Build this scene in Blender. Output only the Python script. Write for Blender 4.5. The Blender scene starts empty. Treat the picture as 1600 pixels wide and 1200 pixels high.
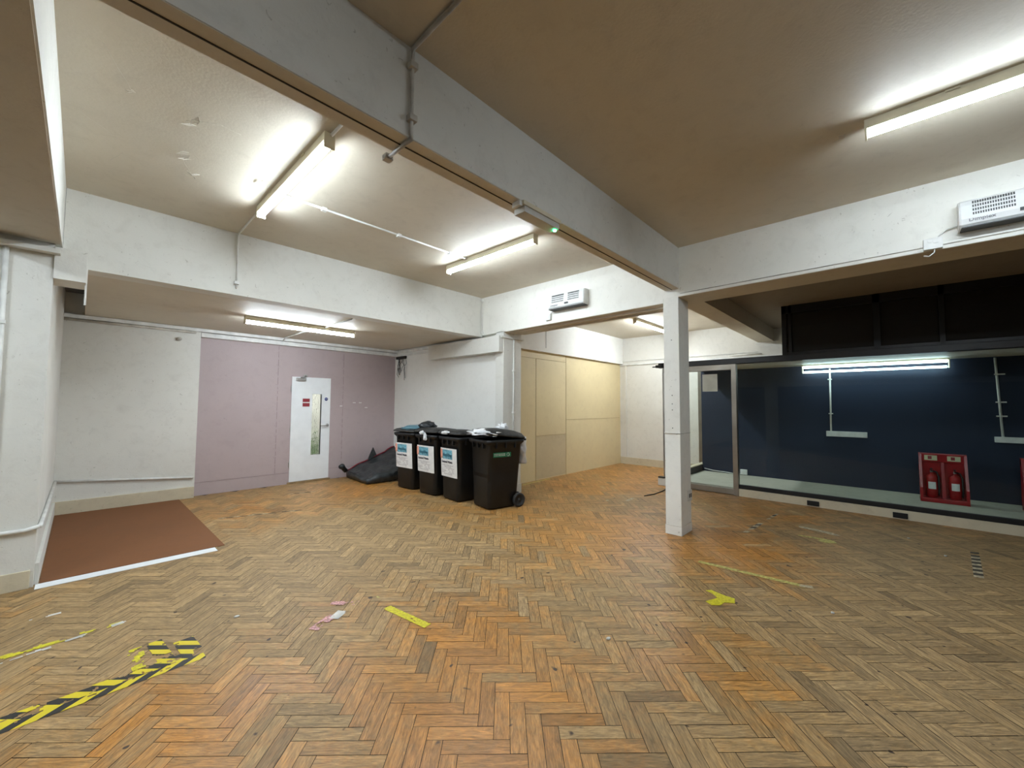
import bpy, bmesh, math, random
from mathutils import Vector, Matrix, noise
random.seed(7)
R = math.radians
SC = bpy.context.scene
COL = SC.collection

# ------------------------------------------------------------------ helpers
class MB:
    """collects shapes and links them as ONE mesh object"""
    def __init__(s): s.bm = bmesh.new()
    def box(s, x0, x1, y0, y1, z0, z1, bev=0.0, rot=None, mi=0, seg=2):
        b = bmesh.new()
        r = bmesh.ops.create_cube(b, size=1.0)
        for v in b.verts:
            v.co = Vector(((x0+x1)/2+v.co.x*(x1-x0), (y0+y1)/2+v.co.y*(y1-y0), (z0+z1)/2+v.co.z*(z1-z0)))
        if bev > 0:
            bmesh.ops.bevel(b, geom=b.edges[:], offset=bev, segments=seg, affect='EDGES', profile=0.7)
        if rot is not None:
            bmesh.ops.transform(b, matrix=rot, verts=b.verts[:])
        s._add(b, mi); return s
    def _add(s, b, mi=0):
        m = bpy.data.meshes.new('tmp')
        for f in b.faces: f.material_index = mi
        b.to_mesh(m); b.free(); s.bm.from_mesh(m); bpy.data.meshes.remove(m)
    def tube(s, pts, r, n=10, mi=0, closed_ends=True):
        b = bmesh.new(); rings = []
        pts = [Vector(p) for p in pts]
        up = None
        for i, p in enumerate(pts):
            if i == 0: d = pts[1]-pts[0]
            elif i == len(pts)-1: d = pts[-1]-pts[-2]
            else: d = (pts[i+1]-p).normalized()+(p-pts[i-1]).normalized()
            d.normalize()
            a = Vector((0,0,1)) if abs(d.z) < 0.9 else Vector((1,0,0))
            u = d.cross(a).normalized(); v = d.cross(u).normalized()
            if up is not None and u.dot(up) < 0: u, v = -u, -v
            up = u
            sc = 1.0
            if 0 < i < len(pts)-1:
                c = (pts[i+1]-p).normalized().dot((p-pts[i-1]).normalized())
                sc = 1/max(0.6, math.cos(math.acos(max(-1,min(1,c)))/2))
            rings.append([b.verts.new(p+(u*math.cos(2*math.pi*k/n)+v*math.sin(2*math.pi*k/n))*r*sc) for k in range(n)])
        for i in range(len(rings)-1):
            for k in range(n):
                b.faces.new((rings[i][k], rings[i][(k+1)%n], rings[i+1][(k+1)%n], rings[i+1][k]))
        if closed_ends:
            b.faces.new(rings[0]); b.faces.new(rings[-1])
        for f in b.faces: f.smooth = True
        bmesh.ops.recalc_face_normals(b, faces=b.faces[:])
        s._add(b, mi); return s
    def loft(s, rings, mi=0, cap=True, smooth=True, closed=True):
        b = bmesh.new(); vr = [[b.verts.new(p) for p in r] for r in rings]
        n = len(vr[0])
        for i in range(len(vr)-1):
            for k in range(n if closed else n-1):
                f = b.faces.new((vr[i][k], vr[i][(k+1)%n], vr[i+1][(k+1)%n], vr[i+1][k])); f.smooth = smooth
        if cap and closed:
            b.faces.new(vr[0]); b.faces.new(vr[-1])
        bmesh.ops.recalc_face_normals(b, faces=b.faces[:])
        s._add(b, mi); return s
    def poly(s, pts, thick=None, mi=0):
        """flat polygon; thick = vector to extrude by"""
        b = bmesh.new(); vs = [b.verts.new(p) for p in pts]; f = b.faces.new(vs)
        if thick is not None:
            r = bmesh.ops.extrude_face_region(b, geom=[f])
            bmesh.ops.translate(b, vec=Vector(thick), verts=[g for g in r['geom'] if isinstance(g, bmesh.types.BMVert)])
            bmesh.ops.recalc_face_normals(b, faces=b.faces[:])
        s._add(b, mi); return s
    def xform(s, m):
        bmesh.ops.transform(s.bm, matrix=m, verts=s.bm.verts[:]); return s
    def build(s, name, mats, parent=None, smooth_angle=None):
        me = bpy.data.meshes.new(name)
        s.bm.to_mesh(me); s.bm.free()
        if not isinstance(mats, (list, tuple)): mats = [mats]
        for m in mats: me.materials.append(m)
        o = bpy.data.objects.new(name, me); COL.objects.link(o)
        if parent: o.parent = parent
        return o

def tag(o, label=None, cat=None, group=None, kind=None):
    if label: o['label'] = label
    if cat: o['category'] = cat
    if group: o['group'] = group
    if kind: o['kind'] = kind
    return o
def empty(name, loc, label, cat, group=None, rz=0.0):
    o = bpy.data.objects.new(name, None); o.empty_display_size = 0.1
    COL.objects.link(o); o.location = loc; o.rotation_euler = (0, 0, rz)
    return tag(o, label, cat, group)
def struct(mb, name, mat, label, cat='wall'):
    return tag(mb.build(name, mat), label, cat, kind='structure')
def B(*a, **k): return MB().box(*a, **k)
def copy_tree(o, parent=None):
    c = o.copy(); COL.objects.link(c)
    if parent: c.parent = parent
    for ch in list(o.children): copy_tree(ch, c)
    return c
def text_mesh(body, size, name, mat, parent, m, depth=0.0006, align='CENTER', bold=0.0, sx=1.0):
    cu = bpy.data.curves.new('t', 'FONT'); cu.body = body; cu.size = size; cu.extrude = depth
    cu.align_x = align; cu.align_y = 'CENTER'; cu.offset = bold; cu.resolution_u = 3
    o = bpy.data.objects.new('t', cu); COL.objects.link(o)
    bpy.context.view_layer.update()
    me = bpy.data.meshes.new_from_object(o.evaluated_get(bpy.context.evaluated_depsgraph_get()))
    bpy.data.objects.remove(o); bpy.data.curves.remove(cu)
    me.transform(Matrix.Diagonal((sx, 1, 1, 1))); me.transform(m)
    me.materials.clear(); me.materials.append(mat); me.name = name
    ob = bpy.data.objects.new(name, me); COL.objects.link(ob)
    if parent: ob.parent = parent
    return ob
def face_negx(x, y, z, tilt=0.0):      # text lying on a face that looks to -X
    return Matrix.Translation((x, y, z)) @ Matrix(((0,0,-1,0),(-1,0,0,0),(0,1,0,0),(0,0,0,1)))
def face_negy(x, y, z):                # text on a face that looks to -Y
    return Matrix.Translation((x, y, z)) @ Matrix.Rotation(R(90), 4, 'X')

# ------------------------------------------------------------------ materials
def newmat(name):
    m = bpy.data.materials.new(name); m.use_nodes = True
    nt = m.node_tree; b = nt.nodes['Principled BSDF']
    return m, nt, b
def N(nt, t, **kw):
    n = nt.nodes.new(t)
    for k, v in kw.items():
        if k in n.inputs.keys(): n.inputs[k].default_value = v
        else: setattr(n, k, v)
    return n
def simple(name, col, rough=0.5, metal=0.0, var=0.06, scale=8.0, bump=0.0, bscale=40.0, spec=None):
    m, nt, b = newmat(name)
    tc = N(nt, 'ShaderNodeTexCoord'); nz = N(nt, 'ShaderNodeTexNoise', Scale=scale, Detail=5.0)
    nt.links.new(tc.outputs['Object'], nz.inputs['Vector'])
    cr = N(nt, 'ShaderNodeValToRGB')
    c = list(col)+[1]
    cr.color_ramp.elements[0].color = [max(0, x*(1-var*2)) for x in col]+[1]; cr.color_ramp.elements[0].position = 0.3
    cr.color_ramp.elements[1].color = [min(1, x*(1+var)) for x in col]+[1]; cr.color_ramp.elements[1].position = 0.7
    nt.links.new(nz.outputs['Fac'], cr.inputs['Fac']); nt.links.new(cr.outputs['Color'], b.inputs['Base Color'])
    b.inputs['Roughness'].default_value = rough; b.inputs['Metallic'].default_value = metal
    if spec is not None: b.inputs['Specular IOR Level'].default_value = spec
    if bump > 0:
        n2 = N(nt, 'ShaderNodeTexNoise', Scale=bscale, Detail=4.0)
        nt.links.new(tc.outputs['Object'], n2.inputs['Vector'])
        bp = N(nt, 'ShaderNodeBump', Strength=bump, Distance=0.01)
        nt.links.new(n2.outputs['Fac'], bp.inputs['Height']); nt.links.new(bp.outputs['Normal'], b.inputs['Normal'])
    return m
def plaster(name, col, dirt=(0.25,0.22,0.17), dirt_amt=0.35, rough=0.75, scuff=0.5, bump=0.25):
    """old painted plaster: blotchy tone, dust, small scuffs, slight unevenness"""
    m, nt, b = newmat(name)
    tc = N(nt, 'ShaderNodeTexCoord')
    n1 = N(nt, 'ShaderNodeTexNoise', Scale=0.9, Detail=6.0, Roughness=0.6)
    n2 = N(nt, 'ShaderNodeTexNoise', Scale=7.0, Detail=8.0, Roughness=0.7, Distortion=0.6)
    n3 = N(nt, 'ShaderNodeTexNoise', Scale=26.0, Detail=3.0, Distortion=1.5)
    for n in (n1, n2, n3): nt.links.new(tc.outputs['Object'], n.inputs['Vector'])
    r1 = N(nt, 'ShaderNodeMapRange'); r1.inputs['From Min'].default_value=.42; r1.inputs['From Max'].default_value=.72
    nt.links.new(n1.outputs['Fac'], r1.inputs['Value'])
    r2 = N(nt, 'ShaderNodeMapRange'); r2.inputs['From Min'].default_value=.5; r2.inputs['From Max'].default_value=.85
    nt.links.new(n2.outputs['Fac'], r2.inputs['Value'])
    r3 = N(nt, 'ShaderNodeMapRange'); r3.inputs['From Min'].default_value=.685; r3.inputs['From Max'].default_value=.73
    nt.links.new(n3.outputs['Fac'], r3.inputs['Value'])
    a = N(nt, 'ShaderNodeMath', operation='MULTIPLY'); nt.links.new(r1.outputs[0], a.inputs[0]); a.inputs[1].default_value=dirt_amt*0.6
    a2 = N(nt, 'ShaderNodeMath', operation='MULTIPLY_ADD'); nt.links.new(r2.outputs[0], a2.inputs[0]); a2.inputs[1].default_value=dirt_amt; nt.links.new(a.outputs[0], a2.inputs[2])
    a3 = N(nt, 'ShaderNodeMath', operation='MULTIPLY_ADD', use_clamp=True); nt.links.new(r3.outputs[0], a3.inputs[0]); a3.inputs[1].default_value=scuff; nt.links.new(a2.outputs[0], a3.inputs[2])
    mx = N(nt, 'ShaderNodeMix', data_type='RGBA')
    mx.inputs[6].default_value = (*col, 1); mx.inputs[7].default_value = (*dirt, 1)
    nt.links.new(a3.outputs[0], mx.inputs[0]); nt.links.new(mx.outputs[2], b.inputs['Base Color'])
    b.inputs['Roughness'].default_value = rough
    bp = N(nt, 'ShaderNodeBump', Strength=bump, Distance=0.004)
    n4 = N(nt, 'ShaderNodeTexNoise', Scale=60.0, Detail=4.0); nt.links.new(tc.outputs['Object'], n4.inputs['Vector'])
    nt.links.new(n4.outputs['Fac'], bp.inputs['Height']); nt.links.new(bp.outputs['Normal'], b.inputs['Normal'])
    return m
def emitter(name, col, s):
    m, nt, b = newmat(name)
    b.inputs['Base Color'].default_value = (0.8,0.8,0.8,1)
    b.inputs['Emission Color'].default_value = (*col, 1); b.inputs['Emission Strength'].default_value = s
    return m

M = {}
M['white'] = plaster('white_paint', (0.72,0.71,0.66), dirt_amt=0.22, scuff=0.4)
M['white_bright'] = plaster('white_paint_bright', (0.86,0.85,0.79), dirt_amt=0.16, scuff=0.35)
M['white_clean'] = plaster('white_paint_clean', (0.82,0.815,0.775), dirt_amt=0.12, scuff=0.2)
M['ceil'] = plaster('ceiling_paint', (0.63,0.575,0.47), dirt=(0.36,0.31,0.24), dirt_amt=0.30, scuff=0.15, rough=0.6)
M['soffit'] = plaster('beam_soffit', (0.62,0.57,0.48), dirt=(0.36,0.30,0.22), dirt_amt=0.35, scuff=0.2)
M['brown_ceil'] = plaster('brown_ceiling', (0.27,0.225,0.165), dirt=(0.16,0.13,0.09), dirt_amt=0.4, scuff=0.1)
M['dark_ceil'] = plaster('dark_ceiling', (0.20,0.165,0.12), dirt=(0.06,0.05,0.04), dirt_amt=0.4, scuff=0.1)
M['pink'] = plaster('pink_paint', (0.46,0.375,0.375), dirt=(0.30,0.23,0.22), dirt_amt=0.25, scuff=0.35, rough=0.6)
M['beige'] = plaster('beige_skirting', (0.62,0.55,0.40), dirt=(0.3,0.24,0.16), dirt_amt=0.4)
M['shade_and_marks'] = plaster('shade_and_marks', (0.22,0.21,0.20), dirt=(0.05,0.05,0.05), dirt_amt=0.6)  # dark grey for the slot's painted shade, screw holes and fascia crack
M['ply'] = plaster('plywood', (0.72,0.60,0.35), dirt=(0.50,0.38,0.22), dirt_amt=0.35, scuff=0.25, rough=0.55)
M['conduit'] = simple('white_pvc', (0.76,0.76,0.73), 0.45, var=0.1)
M['conduit_grey'] = simple('old_conduit', (0.55,0.52,0.46), 0.6, var=0.2)
M['black'] = simple('black_frame', (0.0045,0.004,0.004), 0.45, var=0.3)
M['blackbrown'] = simple('brown_black_frame', (0.011,0.006,0.005), 0.35, var=0.3)
M['steel'] = simple('stainless', (0.34,0.305,0.26), 0.34, metal=0.9, var=0.1, scale=3)
M['chrome'] = simple('satin_metal', (0.55,0.54,0.52), 0.3, metal=0.85, var=0.08)
M['navy'] = plaster('navy_board', (0.004,0.012,0.036), dirt=(0.010,0.016,0.03), dirt_amt=0.2, scuff=0.0, rough=0.6, bump=0.03)
M['navy_paint'] = plaster('navy_paint', (0.012,0.03,0.075), dirt=(0.03,0.03,0.04), dirt_amt=0.2, scuff=0.0, rough=0.6, bump=0.03)
M['concrete'] = plaster('grey_concrete', (0.44,0.42,0.34), dirt=(0.16,0.16,0.13), dirt_amt=0.4)
M['door_white'] = simple('door_white', (0.84,0.86,0.87), 0.35, var=0.02)
M['bin'] = simple('bin_plastic', (0.0042,0.0050,0.0058), 0.5, var=0.35, scale=5, bump=0.15, bscale=120)
M['bin_dusty'] = simple('bin_lid_dusty', (0.026,0.025,0.023), 0.55, var=0.5, scale=12, bump=0.3, bscale=30)
M['rubber'] = simple('wheel_rubber', (0.02,0.02,0.02), 0.6)
M['notice'] = simple('notice_paper', (0.78,0.84,0.80), 0.5)
M['paper'] = simple('poster_paper', (0.78,0.77,0.75), 0.4, var=0.06, scale=14)
M['teal'] = simple('poster_teal', (0.16,0.42,0.52), 0.45, var=0.25, scale=30)
M['darkteal'] = simple('ink_teal', (0.02,0.12,0.17), 0.5)
M['ink'] = simple('ink_dark', (0.05,0.05,0.07), 0.5)
M['inkgrey'] = simple('ink_grey', (0.38,0.34,0.35), 0.5)
M['salmon'] = simple('poster_salmon', (0.75,0.33,0.24), 0.5, var=0.3, scale=20)
M['green'] = simple('sticker_green', (0.01,0.16,0.07), 0.4)
M['bluebag'] = simple('blue_bag', (0.10,0.22,0.27), 0.35, bump=0.5, bscale=25)
M['blackbag'] = simple('black_bag', (0.02,0.022,0.024), 0.33, bump=0.8, bscale=18)
M['whitebag'] = simple('white_bag', (0.72,0.72,0.72), 0.35, bump=0.5, bscale=30)
M['bagfabric'] = simple('dark_fabric', (0.032,0.037,0.038), 0.38, var=0.4, scale=10, bump=0.8, bscale=14)
M['redpipe'] = simple('red_piping', (0.22,0.012,0.02), 0.45)
M['red'] = simple('red_plastic', (0.38,0.008,0.012), 0.3, var=0.1)
M['cream_sign'] = simple('cream_sign', (0.70,0.66,0.42), 0.5)
M['red_sign'] = simple('red_sign', (0.30,0.03,0.04), 0.5)
M['blue_sign'] = simple('blue_sign', (0.03,0.06,0.26), 0.5)
M['timber'] = simple('timber_sill', (0.36,0.24,0.12), 0.5, var=0.2)
M['mat'] = plaster('brown_board', (0.19,0.070,0.019), dirt=(0.10,0.045,0.018), dirt_amt=0.3, scuff=0.05, rough=0.75, bump=0.15)
M['tape_white'] = simple('white_tape', (0.80,0.82,0.83), 0.4, var=0.02)
M['tape_yellow'] = simple('yellow_tape', (0.62,0.54,0.02), 0.45, var=0.15, scale=60)
M['tape_pale'] = simple('pale_yellow_tape', (0.50,0.44,0.12), 0.5, var=0.25, scale=40)
M['tape_beige'] = simple('beige_tape', (0.48,0.40,0.26), 0.6, var=0.3, scale=40)
M['tape_pink'] = simple('pink_tape', (0.62,0.30,0.28), 0.5, var=0.4, scale=90)
M['tape_grey'] = simple('white_scrap', (0.62,0.60,0.55), 0.5, var=0.2)
M['lobby'] = simple('lobby_wall', (0.6,0.62,0.58), 0.8)
M['leafgreen'] = simple('green_plastic', (0.10,0.24,0.04), 0.5, var=0.4)
LC = (0.80,0.91,1.0)
def lamp_mats(key, col, s): M[key] = [emitter(key+'_side', col, s*.34), emitter(key+'_face', col, s*1.5)]
lamp_mats('tube', LC, 15.0); lamp_mats('tube_right', LC, 10.5); lamp_mats('tube_recess', LC, 16.5)
lamp_mats('fill_near', LC, 11.0); lamp_mats('fill_back', LC, 5.0); lamp_mats('fill_left', LC, 34.0)  # emitters of the added fill battens out of view
lamp_mats('tube_far', (0.86,0.94,1.0), 21.0)
M['tube_shop'] = emitter('tube_light_shop', (0.70,0.93,1.0), 1.9)
M['tube_lobby'] = emitter('tube_light_lobby', (1.0,1.0,0.95), 10.0)
M['led'] = emitter('green_led', (0.05,1.0,0.35), 6.0)
M['batten'] = simple('batten_body', (0.66,0.60,0.44), 0.5, var=0.05)
M['diff_grey'] = simple('emergency_diffuser', (0.55,0.54,0.50), 0.35)

def hazard_mat():
    m, nt, b = newmat('hazard_stripes')
    tc = N(nt, 'ShaderNodeTexCoord'); sp = N(nt, 'ShaderNodeSeparateXYZ')
    nt.links.new(tc.outputs['Object'], sp.inputs[0])
    s = N(nt, 'ShaderNodeMath', operation='ADD'); nt.links.new(sp.outputs[0], s.inputs[0]); nt.links.new(sp.outputs[1], s.inputs[1])
    mu = N(nt, 'ShaderNodeMath', operation='MULTIPLY'); nt.links.new(s.outputs[0], mu.inputs[0]); mu.inputs[1].default_value = 1/0.125
    fr = N(nt, 'ShaderNodeMath', operation='FRACT'); nt.links.new(mu.outputs[0], fr.inputs[0])
    gt = N(nt, 'ShaderNodeMath', operation='GREATER_THAN'); nt.links.new(fr.outputs[0], gt.inputs[0]); gt.inputs[1].default_value = 0.5
    mx = N(nt, 'ShaderNodeMix', data_type='RGBA'); nt.links.new(gt.outputs[0], mx.inputs[0])
    mx.inputs[6].default_value = (0.025,0.024,0.022,1); mx.inputs[7].default_value = (0.66,0.52,0.02,1)
    nt.links.new(mx.outputs[2], b.inputs['Base Color']); b.inputs['Roughness'].default_value = 0.45
    return m
M['hazard'] = hazard_mat()
M['hazard_b'] = hazard_mat()
for n_ in M['hazard_b'].node_tree.nodes:
    if n_.bl_idname == 'ShaderNodeMath' and n_.operation == 'MULTIPLY': n_.inputs[1].default_value = 1.0
_nt = M['hazard_b'].node_tree; _sp = [n_ for n_ in _nt.nodes if n_.bl_idname == 'ShaderNodeSeparateXYZ'][0]
_ad = [n_ for n_ in _nt.nodes if n_.bl_idname == 'ShaderNodeMath' and n_.operation == 'ADD'][0]
for _i, _k in ((0, 6.7), (1, -9.0)):
    _m = N(_nt, 'ShaderNodeMath', operation='MULTIPLY'); _nt.links.new(_sp.outputs[_i], _m.inputs[0]); _m.inputs[1].default_value = _k
    _nt.links.new(_m.outputs[0], _ad.inputs[_i])

def glass_mat(name, refl_ior=1.5, tint=(1,1,1), bump=0.0):
    m, nt, b = newmat(name)
    nt.nodes.remove(b); out = nt.nodes['Material Output']
    t = N(nt, 'ShaderNodeBsdfTransparent'); t.inputs['Color'].default_value = (*tint, 1)
    g = N(nt, 'ShaderNodeBsdfGlossy'); g.inputs['Roughness'].default_value = 0.0
    fr = N(nt, 'ShaderNodeFresnel'); fr.inputs['IOR'].default_value = refl_ior
    mx = N(nt, 'ShaderNodeMixShader')
    nt.links.new(fr.outputs[0], mx.inputs[0]); nt.links.new(t.outputs[0], mx.inputs[1]); nt.links.new(g.outputs[0], mx.inputs[2])
    nt.links.new(mx.outputs[0], out.inputs['Surface'])
    return m
M['glass'] = glass_mat('shop_glass', 1.23, (0.93,0.97,0.96))
m, nt, b = newmat('tinted_pane')
t_ = N(nt, 'ShaderNodeBsdfTransparent'); t_.inputs['Color'].default_value = (.16,.16,.15,1)
b.inputs['Base Color'].default_value = (.05,.043,.036,1); b.inputs['Roughness'].default_value = .6
mx_ = N(nt, 'ShaderNodeMixShader'); mx_.inputs[0].default_value = .35
nt.links.new(t_.outputs[0], mx_.inputs[1]); nt.links.new(b.outputs[0], mx_.inputs[2]); nt.links.new(mx_.outputs[0], nt.nodes['Material Output'].inputs['Surface'])
M['tinted'] = m
m, nt, b = newmat('obscure_glass')
b.inputs['Transmission Weight'].default_value = 1.0; b.inputs['Roughness'].default_value = 0.12; b.inputs['IOR'].default_value = 1.25
tc = N(nt, 'ShaderNodeTexCoord'); v = N(nt, 'ShaderNodeTexVoronoi', Scale=32.0); nt.links.new(tc.outputs['Object'], v.inputs['Vector'])
bp = N(nt, 'ShaderNodeBump', Strength=0.9, Distance=0.02); nt.links.new(v.outputs['Distance'], bp.inputs['Height']); nt.links.new(bp.outputs['Normal'], b.inputs['Normal'])
M['obscure'] = m

# parquet -------------------------------------------------------------------
def parquet_mat():
    m, nt, b = newmat('herringbone_oak')
    at = N(nt, 'ShaderNodeVertexColor', layer_name='tone')
    uv = N(nt, 'ShaderNodeUVMap', uv_map='grain')
    tc = N(nt, 'ShaderNodeTexCoord')
    # grain stretched along each block
    mp = N(nt, 'ShaderNodeMapping'); mp.inputs['Scale'].default_value = (8, 46, 1)
    nt.links.new(uv.outputs[0], mp.inputs['Vector'])
    g1 = N(nt, 'ShaderNodeTexNoise', Scale=1.0, Detail=8.0, Roughness=0.70, Distortion=1.3); nt.links.new(mp.outputs[0], g1.inputs['Vector'])
    mp2 = N(nt, 'ShaderNodeMapping'); mp2.inputs['Scale'].default_value = (14, 160, 1)
    nt.links.new(uv.outputs[0], mp2.inputs['Vector'])
    g2 = N(nt, 'ShaderNodeTexNoise', Scale=1.0, Detail=4.0, Roughness=0.7, Distortion=0.3); nt.links.new(mp2.outputs[0], g2.inputs['Vector'])
    # base: worn grey-brown to varnished orange, by block (R channel) modulated with local noise
    sep = N(nt, 'ShaderNodeSeparateColor'); nt.links.new(at.outputs['Color'], sep.inputs[0])
    w = N(nt, 'ShaderNodeTexNoise', Scale=9.0, Detail=7.0, Roughness=0.72, Distortion=0.8); nt.links.new(tc.outputs['Object'], w.inputs['Vector'])
    wm = N(nt, 'ShaderNodeMath', operation='MULTIPLY_ADD'); nt.links.new(w.outputs['Fac'], wm.inputs[0]); wm.inputs[1].default_value = 1.5; wm.inputs[2].default_value = -0.75
    ws = N(nt, 'ShaderNodeMath', operation='ADD', use_clamp=True); nt.links.new(wm.outputs[0], ws.inputs[0]); nt.links.new(sep.outputs[0], ws.inputs[1])
    cr = N(nt, 'ShaderNodeValToRGB'); e = cr.color_ramp.elements
    e[0].position = 0.0; e[0].color = (0.335,0.218,0.098,1)
    e[1].position = 1.0; e[1].color = (0.450,0.195,0.036,1)
    x = e.new(0.35); x.color = (0.345,0.208,0.080,1)
    x = e.new(0.65); x.color = (0.400,0.202,0.058,1)
    nt.links.new(ws.outputs[0], cr.inputs['Fac'])
    # value by block (G channel)
    hv = N(nt, 'ShaderNodeHueSaturation'); nt.links.new(cr.outputs['Color'], hv.inputs['Color']); nt.links.new(sep.outputs[1], hv.inputs['Value'])
    # grain multiply
    gm = N(nt, 'ShaderNodeMapRange'); gm.inputs['From Min'].default_value=.3; gm.inputs['From Max'].default_value=.7; gm.inputs['To Min'].default_value=.50; gm.inputs['To Max'].default_value=1.38
    nt.links.new(g1.outputs['Fac'], gm.inputs['Value'])
    gm2 = N(nt, 'ShaderNodeMapRange'); gm2.inputs['From Min'].default_value=.35; gm2.inputs['From Max'].default_value=.65; gm2.inputs['To Min'].default_value=.80; gm2.inputs['To Max'].default_value=1.18
    nt.links.new(g2.outputs['Fac'], gm2.inputs['Value'])
    mm = N(nt, 'ShaderNodeMath', operation='MULTIPLY'); nt.links.new(gm.outputs[0], mm.inputs[0]); nt.links.new(gm2.outputs[0], mm.inputs[1])
    vm = N(nt, 'ShaderNodeVectorMath', operation='SCALE'); nt.links.new(hv.outputs[0], vm.inputs[0]); nt.links.new(mm.outputs[0], vm.inputs[3])
    # pale scratches of bare wood
    sc = N(nt, 'ShaderNodeMapRange'); sc.inputs['From Min'].default_value=.62; sc.inputs['From Max'].default_value=.72
    nt.links.new(g1.outputs['Fac'], sc.inputs['Value'])
    sw = N(nt, 'ShaderNodeMath', operation='MULTIPLY', use_clamp=True); nt.links.new(sc.outputs[0], sw.inputs[0]); nt.links.new(sep.outputs[2], sw.inputs[1])
    mx = N(nt, 'ShaderNodeMix', data_type='RGBA'); nt.links.new(sw.outputs[0], mx.inputs[0]); nt.links.new(vm.outputs[0], mx.inputs[6]); mx.inputs[7].default_value = (0.52,0.38,0.21,1)
    # knots and dark spots
    k = N(nt, 'ShaderNodeTexNoise', Scale=13.0, Detail=1.0); nt.links.new(tc.outputs['Object'], k.inputs['Vector'])
    kr = N(nt, 'ShaderNodeMapRange'); kr.inputs['From Min'].default_value=.735; kr.inputs['From Max'].default_value=.775; nt.links.new(k.outputs['Fac'], kr.inputs['Value'])
    mx2 = N(nt, 'ShaderNodeMix', data_type='RGBA'); nt.links.new(kr.outputs[0], mx2.inputs[0]); nt.links.new(mx.outputs[2], mx2.inputs[6]); mx2.inputs[7].default_value = (0.06,0.035,0.02,1)
    nt.links.new(mx2.outputs[2], b.inputs['Base Color'])
    ro = N(nt, 'ShaderNodeMapRange'); ro.inputs['To Min'].default_value=.62; ro.inputs['To Max'].default_value=.36; nt.links.new(ws.outputs[0], ro.inputs['Value'])
    nt.links.new(ro.outputs[0], b.inputs['Roughness'])
    bp = N(nt, 'ShaderNodeBump', Strength=0.35, Distance=0.004); nt.links.new(g1.outputs['Fac'], bp.inputs['Height']); nt.links.new(bp.outputs['Normal'], b.inputs['Normal'])
    return m
M['parquet'] = parquet_mat()
M['gap'] = simple('parquet_gap', (0.020,0.012,0.006), 0.8)

# wear map: (x, y, radius, delta)   + = varnished orange, - = worn grey
WEAR = [(1.3,1.6,.75,.55),(0.5,2.5,.35,.55),(1.9,2.0,.45,.45),(1.0,1.0,.5,.25),(3.9,2.2,.75,.4),(4.6,1.2,.8,.55),(5.0,2.4,.9,.35),(4.2,3.4,.8,.25),(3.4,6.4,.9,.35),
        (1.6,5.9,.9,.3),(3.3,7.2,.7,.2),(6.5,3.8,1.0,.45),(8.3,4.0,1.2,.5),(7.0,1.2,.9,.45),(2.6,.65,.5,.45),(3.4,4.6,.7,.25),(0.8,.75,.35,.35),
        (0.6,3.9,.8,-.6),(1.0,4.6,.9,-.45),(1.9,4.3,.9,-.5),(1.1,2.6,.35,-.35),(0.75,2.05,.22,-.6),(2.7,3.3,.7,-.35),(2.7,5.0,.9,-.45),(3.2,-.2,1.0,-.4),(2.2,.1,.5,-.3),(4.6,-.4,1.0,-.35),
        (6.0,.2,1.2,-.15),(2.5,1.5,.5,-.2),(3.0,1.9,.4,-.15),(1.9,.7,.25,-.3),(5.9,3.0,.6,-.35),(6.6,-1.5,1.3,-.3),(2.2,3.1,.3,-.3)]
def wear(x, y):
    s = 0.40 + 0.22*noise.noise(Vector((x*0.9, y*0.9, 3.1))) + 0.18*noise.noise(Vector((x*2.6, y*2.6, 9.7)))
    for (a, b_, r, d) in WEAR:
        q = ((x-a)**2+(y-b_)**2)/(r*r)
        if q < 6: s += d*math.exp(-q)
    return s
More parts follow.
